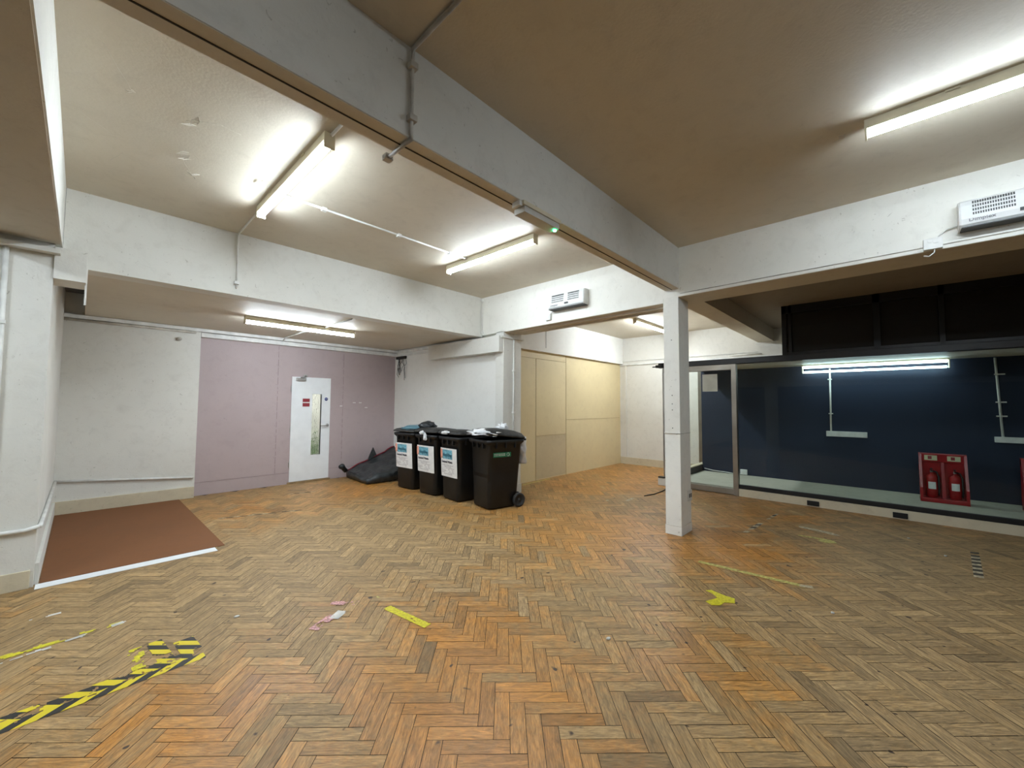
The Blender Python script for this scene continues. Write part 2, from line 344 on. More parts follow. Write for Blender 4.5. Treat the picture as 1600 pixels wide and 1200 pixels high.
def make_floor():
    w = 0.0741; L = 4
    ta = R(-45.9); tb = R(44.1)
    ea = Vector((math.cos(ta), math.sin(ta))); eb = Vector((math.cos(tb), math.sin(tb)))
    o0 = Vector((1.107, 1.750))
    bm = bmesh.new(); uvl = bm.loops.layers.uv.new('grain'); cl = bm.loops.layers.float_color.new('tone')
    X0, X1, Y0, Y1 = -1.2, 9.6, -3.2, 8.15
    K = int(16/w)
    rnd = random.Random(3)
    g = 0.0014
    def block(a0, b0, la, lb):
        ca = (a0+la/2)*w; cb = (b0+lb/2)*w
        c = o0+ea*ca+eb*cb
        if not (X0 < c.x < X1 and Y0 < c.y < Y1): return
        if c.x*0.73+c.y*0.684 < 0.75: return
        if c.y > 5.15 and c.x > 4.75 and False: return
        pts = []
        z = rnd.uniform(-0.0009, 0.0004)
        for (u, v) in ((0,0),(1,0),(1,1),(0,1)):
            A = a0*w + (la*w-g if u else g); Bv = b0*w + (lb*w-g if v else g)
            p = o0+ea*A+eb*Bv
            pts.append(bm.verts.new((p.x, p.y, z)))
        f = bm.faces.new(pts)
        s = wear(c.x, c.y) + rnd.gauss(0, 0.10)
        val = max(0.62, min(1.35, rnd.gauss(1.0, 0.10)))
        if rnd.random() < 0.035: s -= 0.5; val *= 1.12
        if rnd.random() < 0.03: val *= 0.72
        scr = max(0, min(1, 0.75-s*0.7))
        ou, ov = rnd.uniform(0, 50), rnd.uniform(0, 50)
        for i, lp in enumerate(f.loops):
            u, v = ((0,0),(1,0),(1,1),(0,1))[i]
            U = u*la*w; V = v*lb*w
            if la < lb: U, V = V, U
            lp[uvl].uv = (U+ou, V+ov)
            lp[cl] = (max(0, min(1, s)), min(1, val/1.5), scr, 1)
        f.material_index = 0
    for b0 in range(-K, K):
        for n in range(-K//8-2, K//8+2):
            block(-b0+8*n, b0, 4, 1)
    for a0 in range(-K, K):
        for n in range(-K//8-2, K//8+2):
            block(a0, 4-a0+8*n, 1, 4)
    # dark bed under the blocks
    m = 0.0035
    vs = [bm.verts.new(p) for p in ((-5,-6,-m),(9.7,-6,-m),(9.7,8.3,-m),(-5,8.3,-m))]
    f = bm.faces.new(vs); f.material_index = 1
    vs = [bm.verts.new(p) for p in ((-5,-6,-.1),(-5,8.3,-.1),(9.7,8.3,-.1),(9.7,-6,-.1))]
    f = bm.faces.new(vs); f.material_index = 1
    me = bpy.data.meshes.new('floor'); bm.to_mesh(me); bm.free()
    me.materials.append(M['parquet']); me.materials.append(M['gap'])
    o = bpy.data.objects.new('floor', me); COL.objects.link(o)
    tag(o, 'worn orange-brown herringbone parquet floor', 'floor', kind='structure')
# Value channel was divided by 1.5 to stay in 0..1: undo it in the shader
nt = M['parquet'].node_tree
hv = [n for n in nt.nodes if n.bl_idname == 'ShaderNodeHueSaturation'][0]
sep = [n for n in nt.nodes if n.bl_idname == 'ShaderNodeSeparateColor'][0]
mul = N(nt, 'ShaderNodeMath', operation='MULTIPLY'); mul.inputs[1].default_value = 1.5
nt.links.new(sep.outputs[1], mul.inputs[0]); nt.links.new(mul.outputs[0], hv.inputs['Value'])
make_floor()

# ------------------------------------------------------------------ room shell
CZ = 3.33
XL = -0.20; XB = 4.72; XB2 = 5.15; XG = 7.50; XF = 9.55
YA, YA2 = 1.765, 1.93; YR = 5.15; YP = 8.10
# ceilings
struct(B(-5,XB,-6,YR,CZ,CZ+.15), 'ceiling', M['ceil'], 'brownish cream painted ceiling of the main room', 'ceiling')
struct(B(XB2,XF+.1,YA2,5.2,3.20,3.45), 'ceiling', M['ceil'], 'ceiling of the far bay beyond the white column', 'ceiling')
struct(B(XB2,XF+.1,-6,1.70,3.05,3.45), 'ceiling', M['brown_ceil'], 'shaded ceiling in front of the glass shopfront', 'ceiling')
struct(B(-0.01,XB,YR+.2,YP+.02,2.66,2.8), 'ceiling', M['ceil'], 'low soffit over the recess with the pink wall', 'ceiling')
struct(B(-0.22,-0.01,YR+.2,YP+.02,2.95,3.1), 'ceiling', M['shade_and_marks'], 'slot above the left end of the recess, its shade put into the colour', 'ceiling')  # dark colour stands in for the shade inside the slot
# walls
mb = MB().box(-5,-0.2,5.05,5.35,0,CZ+.02)
struct(mb, 'wall_left', M['white'], 'white pier wall at the left edge of the photo')
struct(B(-0.34,-0.2,5.35,8.3,0,3.1), 'wall_recess_left', M['white'], 'white side wall of the recess, left of the brown board')
struct(B(-0.34,1.27,8.0,8.3,0,3.1), 'wall_recess', M['white'], 'white wall left of the pink wall')
# pink wall with door opening (x 2.66..3.38, z 0..1.99)
DX0, DX1, DZ = 2.655, 3.385, 1.985
mb = MB().box(1.27,DX0,YP,YP+.14,0,2.8).box(DX1,4.9,YP,YP+.14,0,2.8).box(DX0,DX1,YP,YP+.14,DZ,2.8)
for xj in (2.43, 3.63):   # board joints
    for k in range(16):
        z0 = .25+k*.15
        mb.box(xj-.004, xj+.004, YP-.002, YP, z0, z0+.10+.03*random.random())
struct(mb, 'wall_pink', M['pink'], 'dusty pink boarded wall with a white door')
M['pink_dark'] = simple('pink_joint', (0.32,0.24,0.24), 0.8)
for i, xj in enumerate((2.43, 3.63)):
    mb = MB()
    z = .22
    while z < 2.5:
        l = random.uniform(.03,.16); mb.box(xj-.003, xj+.003, YP-.004, YP, z, min(2.52, z+l)); z += l+random.uniform(.01,.06)
    for k in range(12):
        zz = .3+k*.19+random.uniform(-.03,.03); mb.box(xj-.03, xj-.022, YP-.004, YP, zz, zz+.008)
    struct(mb, 'trim_%d'%(30+i), M['pink_dark'], ['dark dotted board joint left of the white door','dark dotted board joint right of the white door'][i], 'joint')
struct(B(1.27,DX0-.0,YP-.004,YP,.205,.209).box(DX1+.0,4.7,YP-.004,YP,.205,.209), 'trim_32', M['pink_dark'], 'thin horizontal joint low on the pink wall', 'joint')
# wall behind the bins + pier
mb = MB().box(4.80,5.10,4.63,8.3,0,2.8)
struct(mb, 'wall_bins', M['white_clean'], 'white wall behind the wheelie bins')
struct(B(4.795,4.80,4.65,5.87,0,2.34), 'wall_bins_panel', M['white_clean'], 'flush white board fixed to the wall behind the bins', 'panel')
mb = MB().box(XB,XB2,4.62,4.80,0,2.69)
struct(mb, 'wall_pier', M['white'], 'white pier to the right of the bins')
struct(B(XB-.01,XB2+.012,4.607,4.62,0,.15,bev=.003), 'baseboard_pier', M['white'], 'white skirting around the pier foot', 'skirting')
# recess downstand and beams
struct(B(-0.16,XB,YR,YR+.2,2.65,CZ), 'trim_1', M['white'], 'white downstand beam above the recess opening', 'beam')
mb = MB().poly([(-.16,YR-.004,2.65),(-.16,YR-.004,2.70),(XB,YR-.004,2.70),(XB,YR-.004,2.65)])
struct(B(-5,XB,YA,YA2,2.85,CZ), 'trim_2', M['white'], 'long main ceiling beam crossing the room', 'beam')
struct(B(-5,XB,YA+.004,YA2-.004,2.846,2.85), 'trim_3', M['soffit'], 'brown stained underside of the long ceiling beam', 'beam underside')
struct(B(-5,XB,YA+.076,YA+.084,2.843,2.8465), 'trim_4', M['gap'], 'dark crack running along the beam underside', 'crack')
# beam B: left and right parts with slightly sloping undersides
def beamB(y0, y1, z0, z1, name, lab):
    mb = MB()
    mb.loft([[(XB,y0,z0),(XB2,y0,z0),(XB2,y0,3.45),(XB,y0,3.45)],[(XB,y1,z1),(XB2,y1,z1),(XB2,y1,3.45),(XB,y1,3.45)]], smooth=False)
    return struct(mb, name, M['white_bright'], lab, 'beam')
beamB(1.95, 5.15, 2.705, 2.675, 'trim_5', 'white beam with fan heater above the opening to the far bay')
beamB(-6, 1.95, 2.80, 2.752, 'trim_6', 'white beam right of the column carrying the big fan heater')
mb = MB().loft([[(XB+.004,1.96,2.70),(XB2,1.96,2.70),(XB2,1.96,2.706),(XB+.004,1.96,2.706)],[(XB+.004,4.55,2.673),(XB2,4.55,2.673),(XB2,4.55,2.68),(XB+.004,4.55,2.68)]], smooth=False)
struct(mb, 'trim_7', M['soffit'], 'brown underside of the beam over the far bay opening', 'beam underside')
struct(B(XB+.13,XB+.145,2.0,4.5,2.67,2.703).box(XB+.30,XB+.31,2.0,4.5,2.67,2.703), 'trim_8', M['soffit'], 'steel channel lips under the far bay beam', 'beam underside')
mb = MB().loft([[(XB+.004,-6,2.795),(XB2,-6,2.795),(XB2,-6,2.80),(XB+.004,-6,2.80)],[(XB+.004,1.95,2.748),(XB2,1.95,2.748),(XB2,1.95,2.755),(XB+.004,1.95,2.755)]], smooth=False)
struct(mb, 'trim_9', M['soffit'], 'brown underside of the beam right of the column', 'beam underside')
struct(B(XB2,XF,1.69,1.97,2.80,3.45), 'trim_10', M['soffit'], 'brown beam running from the column over the shopfront', 'beam')
# column
mb = MB().box(4.723,5.035,1.775,1.955,0,2.78,bev=.004)
struct(mb, 'wall_column', M['white_bright'], 'free-standing square white column', 'column')
struct(B(4.716,5.039,1.771,1.959,0,.10,bev=.003).box(4.717,5.038,1.772,1.958,1.16,1.168), 'baseboard_column', M['white_bright'], 'white casing joint and foot of the column', 'skirting')
struct(B(4.7155,5.0395,1.7705,1.9595,1.155,1.160).box(4.7155,5.0395,1.7705,1.9595,.1005,.104), 'trim_34', M['conduit_grey'], 'thin grey casing joints around the white column', 'joint')
struct(MB().tube([(4.716,1.75,2.785),(4.716,-6,2.83)], .004, 5), 'trim_35', M['conduit_grey'], 'thin wire along the lower edge of the beam right of the column', 'wire')
mb = MB()
for z in (1.22, 1.43, 1.60, 1.50, 2.25):
    mb.tube([(4.721,1.86,z),(4.7145,1.86,z)], .006, 8)
struct(mb, 'trim_11', M['shade_and_marks'], 'dark screw holes on the face of the white column', 'screws')
# left beam along Y with soffit
struct(B(-0.9,-0.162,-6,5.17,2.80,CZ), 'trim_12', M['white'], 'white beam at the upper left corner of the photo', 'beam')
struct(B(-0.9,-0.17,-6,5.046,2.795,2.80), 'trim_13', M['soffit'], 'brownish underside of the upper left beam', 'beam underside')
struct(B(-0.45,-0.425,-6,4.3,2.785,2.795), 'trim_14', M['soffit'], 'cracked edge on the underside of the upper left beam', 'crack')
struct(B(-1.2,-0.165,4.96,5.05,2.70,2.735,bev=.004), 'trim_15', M['white'], 'thin ledge at the top of the left pier', 'ledge')
struct(B(-0.199,-0.012,5.035,5.36,2.505,2.77), 'trim_16', M['white'], 'white boxed corner between left pier and recess', 'boxing')
struct(B(-0.018,-0.004,5.14,5.17,2.33,2.65), 'trim_17', M['white'], 'thin upright strip at the left end of the recess', 'strip')
# boxing above the bins, pier bracket
struct(B(4.62,4.80,4.63,6.58,2.345,2.61), 'trim_18', M['white'], 'white boxing high on the wall above the bins', 'boxing')
mb = MB().poly([(4.66,4.60,2.58),(5.20,4.60,2.58),(5.20,4.66,2.58),(4.70,4.80,2.58)], thick=(0,0,.03))
struct(mb, 'trim_19', M['white'], 'steel bracket plate on top of the pier', 'bracket')
# far bay
struct(B(XB2,XF+.1,5.11,5.3,0,3.3), 'wall_ply', M['ply'], 'plywood-boarded wall of the far bay')
struct(B(XB2,XF,5.03,5.11,2.54,3.2), 'trim_20', M['white_clean'], 'white fascia above the plywood wall', 'fascia')
M['plyjoint'] = simple('ply_joint', (0.42,0.31,0.17), 0.8)
M['ply_grey'] = plaster('plywood_patch', (0.60,0.50,0.31), dirt=(0.42,0.33,0.22), dirt_amt=0.45, scuff=0.25, rough=0.6)
struct(B(6.16,7.13,5.1075,5.1105,.02,.85), 'wall_ply_patch', M['ply_grey'], 'dirtier lower sheet of the plywood wall', 'panel')
mb = MB().box(7.145,7.155,5.105,5.11,0,2.54).box(6.138,6.145,5.105,5.11,0,2.4).box(5.15,7.15,5.105,5.11,2.395,2.401)
mb.box(6.14,7.15,5.105,5.11,.86,.866).box(7.15,9.5,5.105,5.11,1.16,1.166)
struct(mb, 'trim_21', M['plyjoint'], 'dark joints between the plywood sheets', 'joint')
struct(B(6.35,6.36,5.026,5.03,2.62,3.1), 'trim_22', M['shade_and_marks'], 'vertical crack in the white fascia', 'crack')
struct(B(XF,XF+.15,-6,5.2,0,3.3), 'wall_far', M['white'], 'cream white end wall of the far bay')
struct(B(XF-.03,XF,-1,5.1,2.50,2.53).box(XF-.02,XF,2,5.1,2.60,2.612), 'trim_23', M['conduit'], 'narrow ledge along the far end wall', 'ledge')
struct(B(XF-.02,XF,3.2,5.1,0,.17), 'baseboard_far', M['beige'], 'stained beige skirting of the far end wall', 'skirting')
struct(B(XF-.02,XF,4.93,4.99,.17,2.5), 'trim_24', M['white'], 'corner strip of the far end wall', 'strip')
# skirtings
struct(B(-0.2,1.265,7.965,8.0,0,.17,bev=.004), 'baseboard_recess', M['beige'], 'beige skirting left of the pink wall', 'skirting')
struct(B(-0.2,-0.175,5.10,7.97,0,.17,bev=.004), 'baseboard_left', M['white'], 'white skirting beside the brown board', 'skirting')
struct(B(-5,-0.22,5.03,5.05,0,.14,bev=.004), 'baseboard_pier_left', M['beige'], 'beige skirting on the left pier', 'skirting')
# back of the room (behind the camera)
struct(B(-5.1,9.7,-6.1,-6,0,3.4), 'wall_back', M['navy_paint'], 'dark blue wall behind the camera')
struct(B(-5.1,-5,-6,5.1,0,2.3), 'wall_side', M['navy_paint'], 'dark blue wall far to the left')

struct(B(-5.1,-5,-6,5.1,2.3,3.4), 'wall_side_upper', M['white'], 'white band above the dark blue wall far to the left')
# ------------------------------------------------------------------ shopfront
mb = MB().box(XG-.03,XG+.10,-6,1.87,0,.12)
struct(mb, 'trim_25', M['beige'], 'beige plinth under the shop glass', 'plinth')
for i, (a, b_) in enumerate(((.81,.955),(-.12,.025))):
    struct(B(XG-.045,XG-.03,a,b_,.015,.085,bev=.003), 'trim_%d'%(26+i), M['black'], ['dark air vent in the plinth near the glass door','dark air vent in the plinth below the extinguisher stand'][i], 'vent')
struct(B(XG,XF,-6,3.0,0,.125), 'floor', M['concrete'], 'raised grey concrete floor behind the shop glass', 'floor')
struct(B(9.0,9.06,-6,2.93,.125,2.25), 'wall_shop', M['navy'], 'dark navy boarded wall behind the shop glass')
struct(B(XG+.12,9.06,-6,2.9,2.215,2.27), 'ceiling', M['ceil'], 'low ceiling behind the shop glass', 'ceiling')
# window_1: large pane + rails
w1 = empty('window_1', (XG,-2,0), 'big fixed glass pane of the shopfront with black rails', 'window'); w1['kind'] = 'structure'
def part(mb, name, mat, parent):
    o = mb.build(name, mat); o.parent = parent; o.matrix_parent_inverse = Matrix.Translation(-Vector(parent.location)) if not parent.rotation_euler[2] else parent.matrix_basis.inverted()
    return o
part(B(XG-.02,XG+.03,-6,1.87,.12,.185,bev=.006), 'bottom_rail', M['black'], w1)
part(B(XG+.0,XG+.010,-6,1.87,.18,2.19), 'glass_pane', M['glass'], w1)
part(B(XG-.04,XG+.06,-6,3.20,2.185,2.28,bev=.008), 'top_rail', M['blackbrown'], w1)
# clerestory frame
w2 = empty('window_2', (XG,-2,2.3), 'dark clerestory frame above the shop glass', 'window'); w2['kind'] = 'structure'
for (a, b_) in ((1.158,1.215),(1.09,1.127),(.075,.145),(-.535,-.485),(-1.6,-1.55),(-2.6,-2.54)):
    part(B(XG-.02,XG+.05,a,b_,2.28,3.05), 'post', M['black'], w2)
part(B(XG-.02,XG+.05,-6,1.215,2.93,3.05), 'header', M['black'], w2)
part(B(XG-.01,XG+.04,-6,1.158,2.28,2.32), 'sill', M['blackbrown'], w2)
# glass door
for (a, b_) in ((1.127,1.158),(.145,1.09),(-.485,.075),(-1.55,-.535),(-2.54,-1.6)):
    part(B(XG+.005,XG+.011,a,b_,2.32,2.93), 'tinted_pane', M['tinted'], w2)
d1 = empty('door_1', (XG,2.4,0), 'glass door in a stainless frame right of the column', 'door'); d1['kind'] = 'structure'
part(B(XG-.05,XG+.05,1.87,1.945,0,2.185,bev=.006), 'jamb', M['steel'], d1)
part(B(XG-.04,XG+.04,1.945,3.10,2.09,2.185,bev=.005).box(XG-.045,XG+.045,1.945,3.10,2.135,2.141), 'header', M['steel'], d1)
part(B(XG-.025,XG+.025,1.945,3.08,.01,.10,bev=.005), 'bottom_rail', M['steel'], d1)
part(B(XG-.005,XG+.005,1.945,3.06,.10,2.09), 'glass_pane', M['glass'], d1)
part(B(XG-.03,XG+.03,3.07,3.125,.15,2.185,bev=.004), 'side_post', M['chrome'], d1)
part(B(XG-.08,XG+.04,3.08,3.21,.14,.16,bev=.004), 'floor_pivot', M['black'], d1)
part(B(XG-.09,XG-.035,3.10,3.23,2.19,2.24,bev=.004).box(XG-.07,XG-.04,3.2,3.30,2.20,2.22), 'top_pivot', M['black'], d1)
struct(B(XG-.06,XG+.10,2.98,3.22,0,.14,bev=.01), 'trim_28', M['white'], 'small white block under the glass door pivot', 'plinth')
tag(part(B(XG-.013,XG-.008,2.17,2.415,1.73,2.03), 'paper_notice', M['notice'], d1), 'blank white sheet stuck on the glass')
# side return behind the door
w3 = empty('window_3', (8.4,2.95,0), 'glazed side return behind the glass door', 'window'); w3['kind'] = 'structure'
part(B(XG+.1,9.3,2.93,3.0,.125,.25), 'sill', M['black'], w3)
part(B(XG+.1,9.3,2.92,3.01,.25,.27), 'ledge', M['beige'], w3)
part(B(9.22,9.28,2.85,3.07,.125,2.25,bev=.004), 'post', M['steel'], w3)
part(B(9.205,9.22,2.93,2.98,1.02,1.12), 'lock_plate', M['conduit'], w3)
part(B(9.205,9.22,2.93,2.98,1.45,1.62), 'lock_plate', M['chrome'], w3)

# shop interior fittings
o = empty('wall_trunking', (8.97,.6,.99), 'white horizontal trunking on the navy wall below the bright tube', 'trunking', 'trunking on the navy wall')
part(B(8.94,9.0,.30,.84,.965,1.055,bev=.006), 'trunking_box', M['conduit'], o)
part(MB().tube([(8.985,.775,1.05),(8.985,.765,2.15)], .013), 'riser', M['conduit'], o)
for z in (1.35, 1.95): part(B(8.97,9.0,.74,.80,z,z+.018), 'clip', M['conduit'], o)
o = empty('wall_trunking', (8.97,-1.3,.99), 'white trunking with tilted riser at the right edge of the glass', 'trunking', 'trunking on the navy wall')
part(B(8.94,9.0,-1.75,-1.07,.985,1.065,bev=.006), 'trunking_box', M['conduit'], o)
part(MB().tube([(8.985,-1.15,1.06),(8.985,-1.115,2.2)], .014), 'riser', M['conduit'], o)
for z in (1.35, 1.55, 1.95): part(B(8.97,9.0,-1.20,-1.10,z,z+.018), 'clip', M['conduit'], o)
tag(B(8.955,9.0,2.09,2.21,.135,.235,bev=.008).box(8.95,8.956,2.12,2.18,.16,.21,bev=.002).build('wall_socket', M['conduit']), 'white socket box low on the navy wall behind the glass', 'socket')
tag(MB().tube([(8.97,2.14,.15),(8.94,2.3,.14),(8.96,2.5,.15),(8.93,2.7,.16),(8.97,2.88,.18)], .008, 6).build('loose_cable', M['conduit']), 'white cable lying along the foot of the navy wall', 'cable')

# ------------------------------------------------------------------ extinguisher stands
def ext_stand(x, y, label):
    """y = left edge; stand is 0.48 wide, runs towards -y"""
    t = empty('extinguisher_stand', (x, y-.24, .125), label, 'stand', 'red extinguisher stands')
    W = .24; H = .685
    mb = MB()
    mb.box(.06,.10,-W,W,.03,H,bev=.012)               # back
    mb.box(-.12,.10,-W,W,0,.06,bev=.015)              # foot tray
    mb.loft([[(-.12,-W,.0),(-.12,-W+.03,0),(.1,-W+.03,0),(.1,-W,0)],[(-.10,-W,.2),(-.10,-W+.03,.2),(.1,-W+.03,.2),(.1,-W,.2)],[(.03,-W,H),(.03,-W+.03,H),(.1,-W+.03,H),(.1,-W,H)]], smooth=False)
    mb.loft([[(-.12,W-.03,.0),(-.12,W,0),(.1,W,0),(.1,W-.03,0)],[(-.10,W-.03,.2),(-.10,W,.2),(.1,W,.2),(.1,W-.03,.2)],[(.03,W-.03,H),(.03,W,H),(.1,W,H),(.1,W-.03,H)]], smooth=False)
    mb.loft([[(-.07,-.02,.0),(-.07,.02,0),(.1,.02,0),(.1,-.02,0)],[(.02,-.015,.56),(.02,.015,.56),(.1,.015,.56),(.1,-.015,.56)]], smooth=False)
    mb.box(.025,.10,-W,W,.56,H,bev=.01)
    o = mb.build('stand_body', M['red'], t)
    for s in (-1, 1):
        c = B(.018,.026,s*.115-.065,s*.115+.065,.585,.655).build('sign_plate', M['cream_sign'], t)
        B(.014,.019,s*.115-.01,s*.115+.03,.60,.645).build('pictogram', M['red_sign'], c)
    return t
def extinguisher(x, y, label, lab_left=True):
    t = empty('fire_extinguisher', (x, y, .187), label, 'fire extinguisher', 'fire extinguishers in the red stands')
    def ring(r, z, n=20): return [(r*math.cos(2*math.pi*k/n), r*math.sin(2*math.pi*k/n), z) for k in range(n)]
    MB().loft([ring(.05,0),(ring(.062,.01)),ring(.062,.27),ring(.055,.305),ring(.035,.325),ring(.018,.335),ring(.018,.35)]).build('cylinder', M['red'], t)
    MB().tube([(0,0,.345),(0,0,.385)], .016, 10).build('valve', M['chrome'], t)
    B(-.075,.02,-.010,.010,.375,.385,bev=.003).box(-.07,.02,-.012,.012,.40,.41,bev=.003,rot=None).build('handle', M['black'], t)
    MB().tube([(0,-.015,.37),(-.01,-.05,.36),(-.02,-.072,.30),(-.02,-.072,.10),(-.02,-.065,.03)], .011, 8).build('hose', M['black'], t)
    n = 8
    mb = MB(); rr = .0632
    pts0 = [(-rr*math.cos(a), rr*math.sin(a)) for a in [R(-38+76*k/n) for k in range(n+1)]]
    mb.loft([[(p[0],p[1],.12) for p in pts0],[(p[0],p[1],.22) for p in pts0]], closed=False)
    mb.build('label_sticker', M['paper'], t)
    return t
EX = 8.50
ext_stand(EX, -.275, 'red two-bay extinguisher stand with two cream signs behind the glass')
extinguisher(EX-.005, -.275-.24+.115, 'red fire extinguisher in the left bay of the red stand')
extinguisher(EX-.005, -.275-.24-.115, 'red fire extinguisher in the right bay of the red stand')
ext_stand(EX+.02, -1.235, 'second red extinguisher stand cut by the right edge of the photo')

# ------------------------------------------------------------------ lamps
def batten(name, c, length, axis, ztop, label, tube, group='fluorescent batten lights', w=.07, body=.06, tubeh=.045, twin=False):
    t = empty(name, (c[0], c[1], ztop), label, 'ceiling light', group, rz=(math.pi/2 if axis == 'Y' else 0))
    h = length/2
    B(-h, h, -w/2, w/2, -body, 0, bev=.004).build('housing', M['batten'], t)
    if not twin:
        mb = MB()
        q = w/2-.010
        pr = [(-q,-body),(-q,-body-tubeh*.55),(-q+.012,-body-tubeh*.9),(0,-body-tubeh),(q-.012,-body-tubeh*.9),(q,-body-tubeh*.55),(q,-body)]
        mb.loft([[(x,a,b) for a,b in pr] for x in (-h+.012,h-.012)], smooth=False); mb.bm.normal_update()
        for f_ in mb.bm.faces: f_.material_index = 1 if f_.normal.z < -.5 else 0
        mb.build('diffuser', tube, t)
    else:
        for s in (-1, 1):
            MB().tube([(-h+.02,s*.045,-body-(.012 if s>0 else .095)),(h-.02,s*.045,-body-(.012 if s>0 else .095))], .024 if s>0 else .017, 8).build('tube', tube, t)
    for s in (-1, 1):
        B(s*h-.006, s*h+.006, -w/2-.002, w/2+.002, -body-(tubeh+.004 if not twin else .115), 0, bev=.003).build('end_cap', M['batten'], t)
    for s in (-1, 1):
        B(s*h*.5-.03, s*h*.5+.03, -w/2-.008, w/2+.008, -.012, .0, bev=.002).build('clip', M['batten'], t)
    return t
batten('batten_light', (1.09,3.515), 1.53, 'Y', CZ, 'lit fluorescent batten nearest the upper left of the main ceiling', M['tube'])
batten('batten_light', (3.30,3.515), 1.51, 'Y', CZ, 'lit fluorescent batten near the recess and the small fan heater', M['tube'])
batten('batten_light', (3.42,-.70), 1.53, 'Y', CZ, 'lit fluorescent batten cut by the right edge of the photo', M['tube_right'])
batten('batten_light', (8.15,3.63), 1.50, 'X', 3.20, 'lit fluorescent batten in the far bay, partly behind the column', M['tube_far'])
batten('batten_light', (2.225,6.33), 1.51, 'X', 2.66, 'lit fluorescent batten under the low soffit before the pink wall', M['tube_recess'])
batten('batten_light', (1.09,-.95), 1.53, 'Y', CZ, 'unseen fill batten added on the ceiling above the camera', M['fill_near'])  # added out of view to lift the foreground and the beam faces
batten('batten_light', (3.42,-4.2), 1.53, 'Y', CZ, 'unseen fill batten added farther behind the camera on the right', M['fill_back'])  # invented batten out of view, gives fill from the rear
batten('batten_light', (-2.4,2.6), 1.53, 'Y', CZ, 'unseen fill batten added to the left of the camera', M['fill_left'])  # no known lamp here, added to brighten the left pier and soffit
batten('twin_tube_light', (8.78,.24), 1.78, 'Y', 2.213, 'bluish twin-tube light glowing behind the shop glass', M['tube_shop'], group=None, twin=True, w=.12, body=.03)
# emergency light under the main beam
t = empty('emergency_light', (2.17,1.795,2.846), 'grey emergency light with a green lamp under the main beam', 'emergency light')
B(-.21,.21,-.055,.055,-.03,0,bev=.008).build('housing', M['batten'], t)
B(-.195,.195,-.05,.05,-.075,-.03,bev=.015).build('diffuser', M['diff_grey'], t)
B(-.235,-.205,-.04,.03,-.04,-.005,bev=.008).build('cable_entry', M['conduit'], t)
MB().tube([(.175,-.02,-.07),(.175,-.02,-.083)], .012, 10).build('indicator_lamp', M['led'], t)

# ------------------------------------------------------------------ heaters
def heater(y, z, label, cable_fn):
    """y = left end (towards +y); mounted on beam face x = XB"""
    t = empty('fan_heater', (XB, y-.305, z), label, 'fan heater', 'white over-door fan heaters')
    mb = MB()
    pr = [(0,0),(-.10,.0),(-.125,.02),(-.135,.06),(-.125,.165),(-.11,.20),(-.09,.215),(0,.215)]
    mb.loft([[(a,yy,b) for a,b in pr] for yy in (-.305,.305)], smooth=False)
    bmesh.ops.bevel(mb.bm, geom=[e for e in mb.bm.edges if abs(e.verts[0].co.y-e.verts[1].co.y)<1e-5 and e.verts[0].co.x < -.01 and e.verts[1].co.x < -.01], offset=.008, segments=2, affect='EDGES')
    mb.build('casing', M['heater'], t)
    for (a, b_) in ((.235,.02),(-.045,-.235)):
        g = MB()
        for r in range(4):
            zz = .092+r*.030
            k = a
            xx = -.1335+(zz-.06)*.095
            while k > b_+.006:
                g.box(xx-.0035, xx+.001, k-.0075, k, zz-.009, zz+.009); k -= .0125
        g.build('grille', M['slot'], t)
    B(-.137,-.13,-.055,.01,.04,.063).build('switch', M['slot'], t)
    B(-.128,-.01,-.295,.295,-.006,.0).build('outlet', M['slot'], t)
    text_mesh('Dimplex', .036, 'lettering', M['ink_soft'], t, face_negx(-.1335,.19,.047), sx=1.1, bold=.0006)
    c = cable_fn(t)
    return t
M['heater'] = simple('heater_white', (0.78,0.79,0.78), 0.4, var=0.03)
M['slot'] = simple('grille_dark', (0.06,0.065,0.065), 0.6)
M['ink_soft'] = simple('logo_grey', (0.20,0.20,0.22), 0.5)
def cab1(t):
    return MB().tube([(-.02,.30,.02),(-.015,.33,-.02),(-.015,.335,-.09),(-.03,.36,-.08)], .004, 6).build('cable', M['conduit'], t)
def cab2(t):
    return MB().tube([(-.03,.305,.05),(-.02,.36,.045),(-.02,.41,.0),(-.02,.43,-.06),(-.03,.44,-.13),(-.03,.47,-.155),(-.03,.50,-.145)], .005, 6).build('cable', M['conduit'], t)
heater(3.60, 2.86, 'small-looking white fan heater over the opening to the far bay', cab1)
heater(-.43, 2.865, 'large white fan heater at the right edge above the shopfront', cab2)
t = tag(B(XB-.035,XB,3.63,3.72,2.735,2.83,bev=.005).box(XB-.04,XB-.034,3.655,3.69,2.765,2.80,bev=.002).build('fused_switch', M['conduit']), 'small white fused switch beside the far fan heater', 'switch')
t = tag(B(XB-.04,XB,-.345,-.235,2.765,2.855,bev=.006).box(XB-.045,XB-.039,-.32,-.29,2.81,2.835,bev=.001).box(XB-.045,XB-.039,-.28,-.26,2.82,2.84).build('fused_switch', M['conduit']), 'white fused switch with looped cable left of the big heater', 'switch')

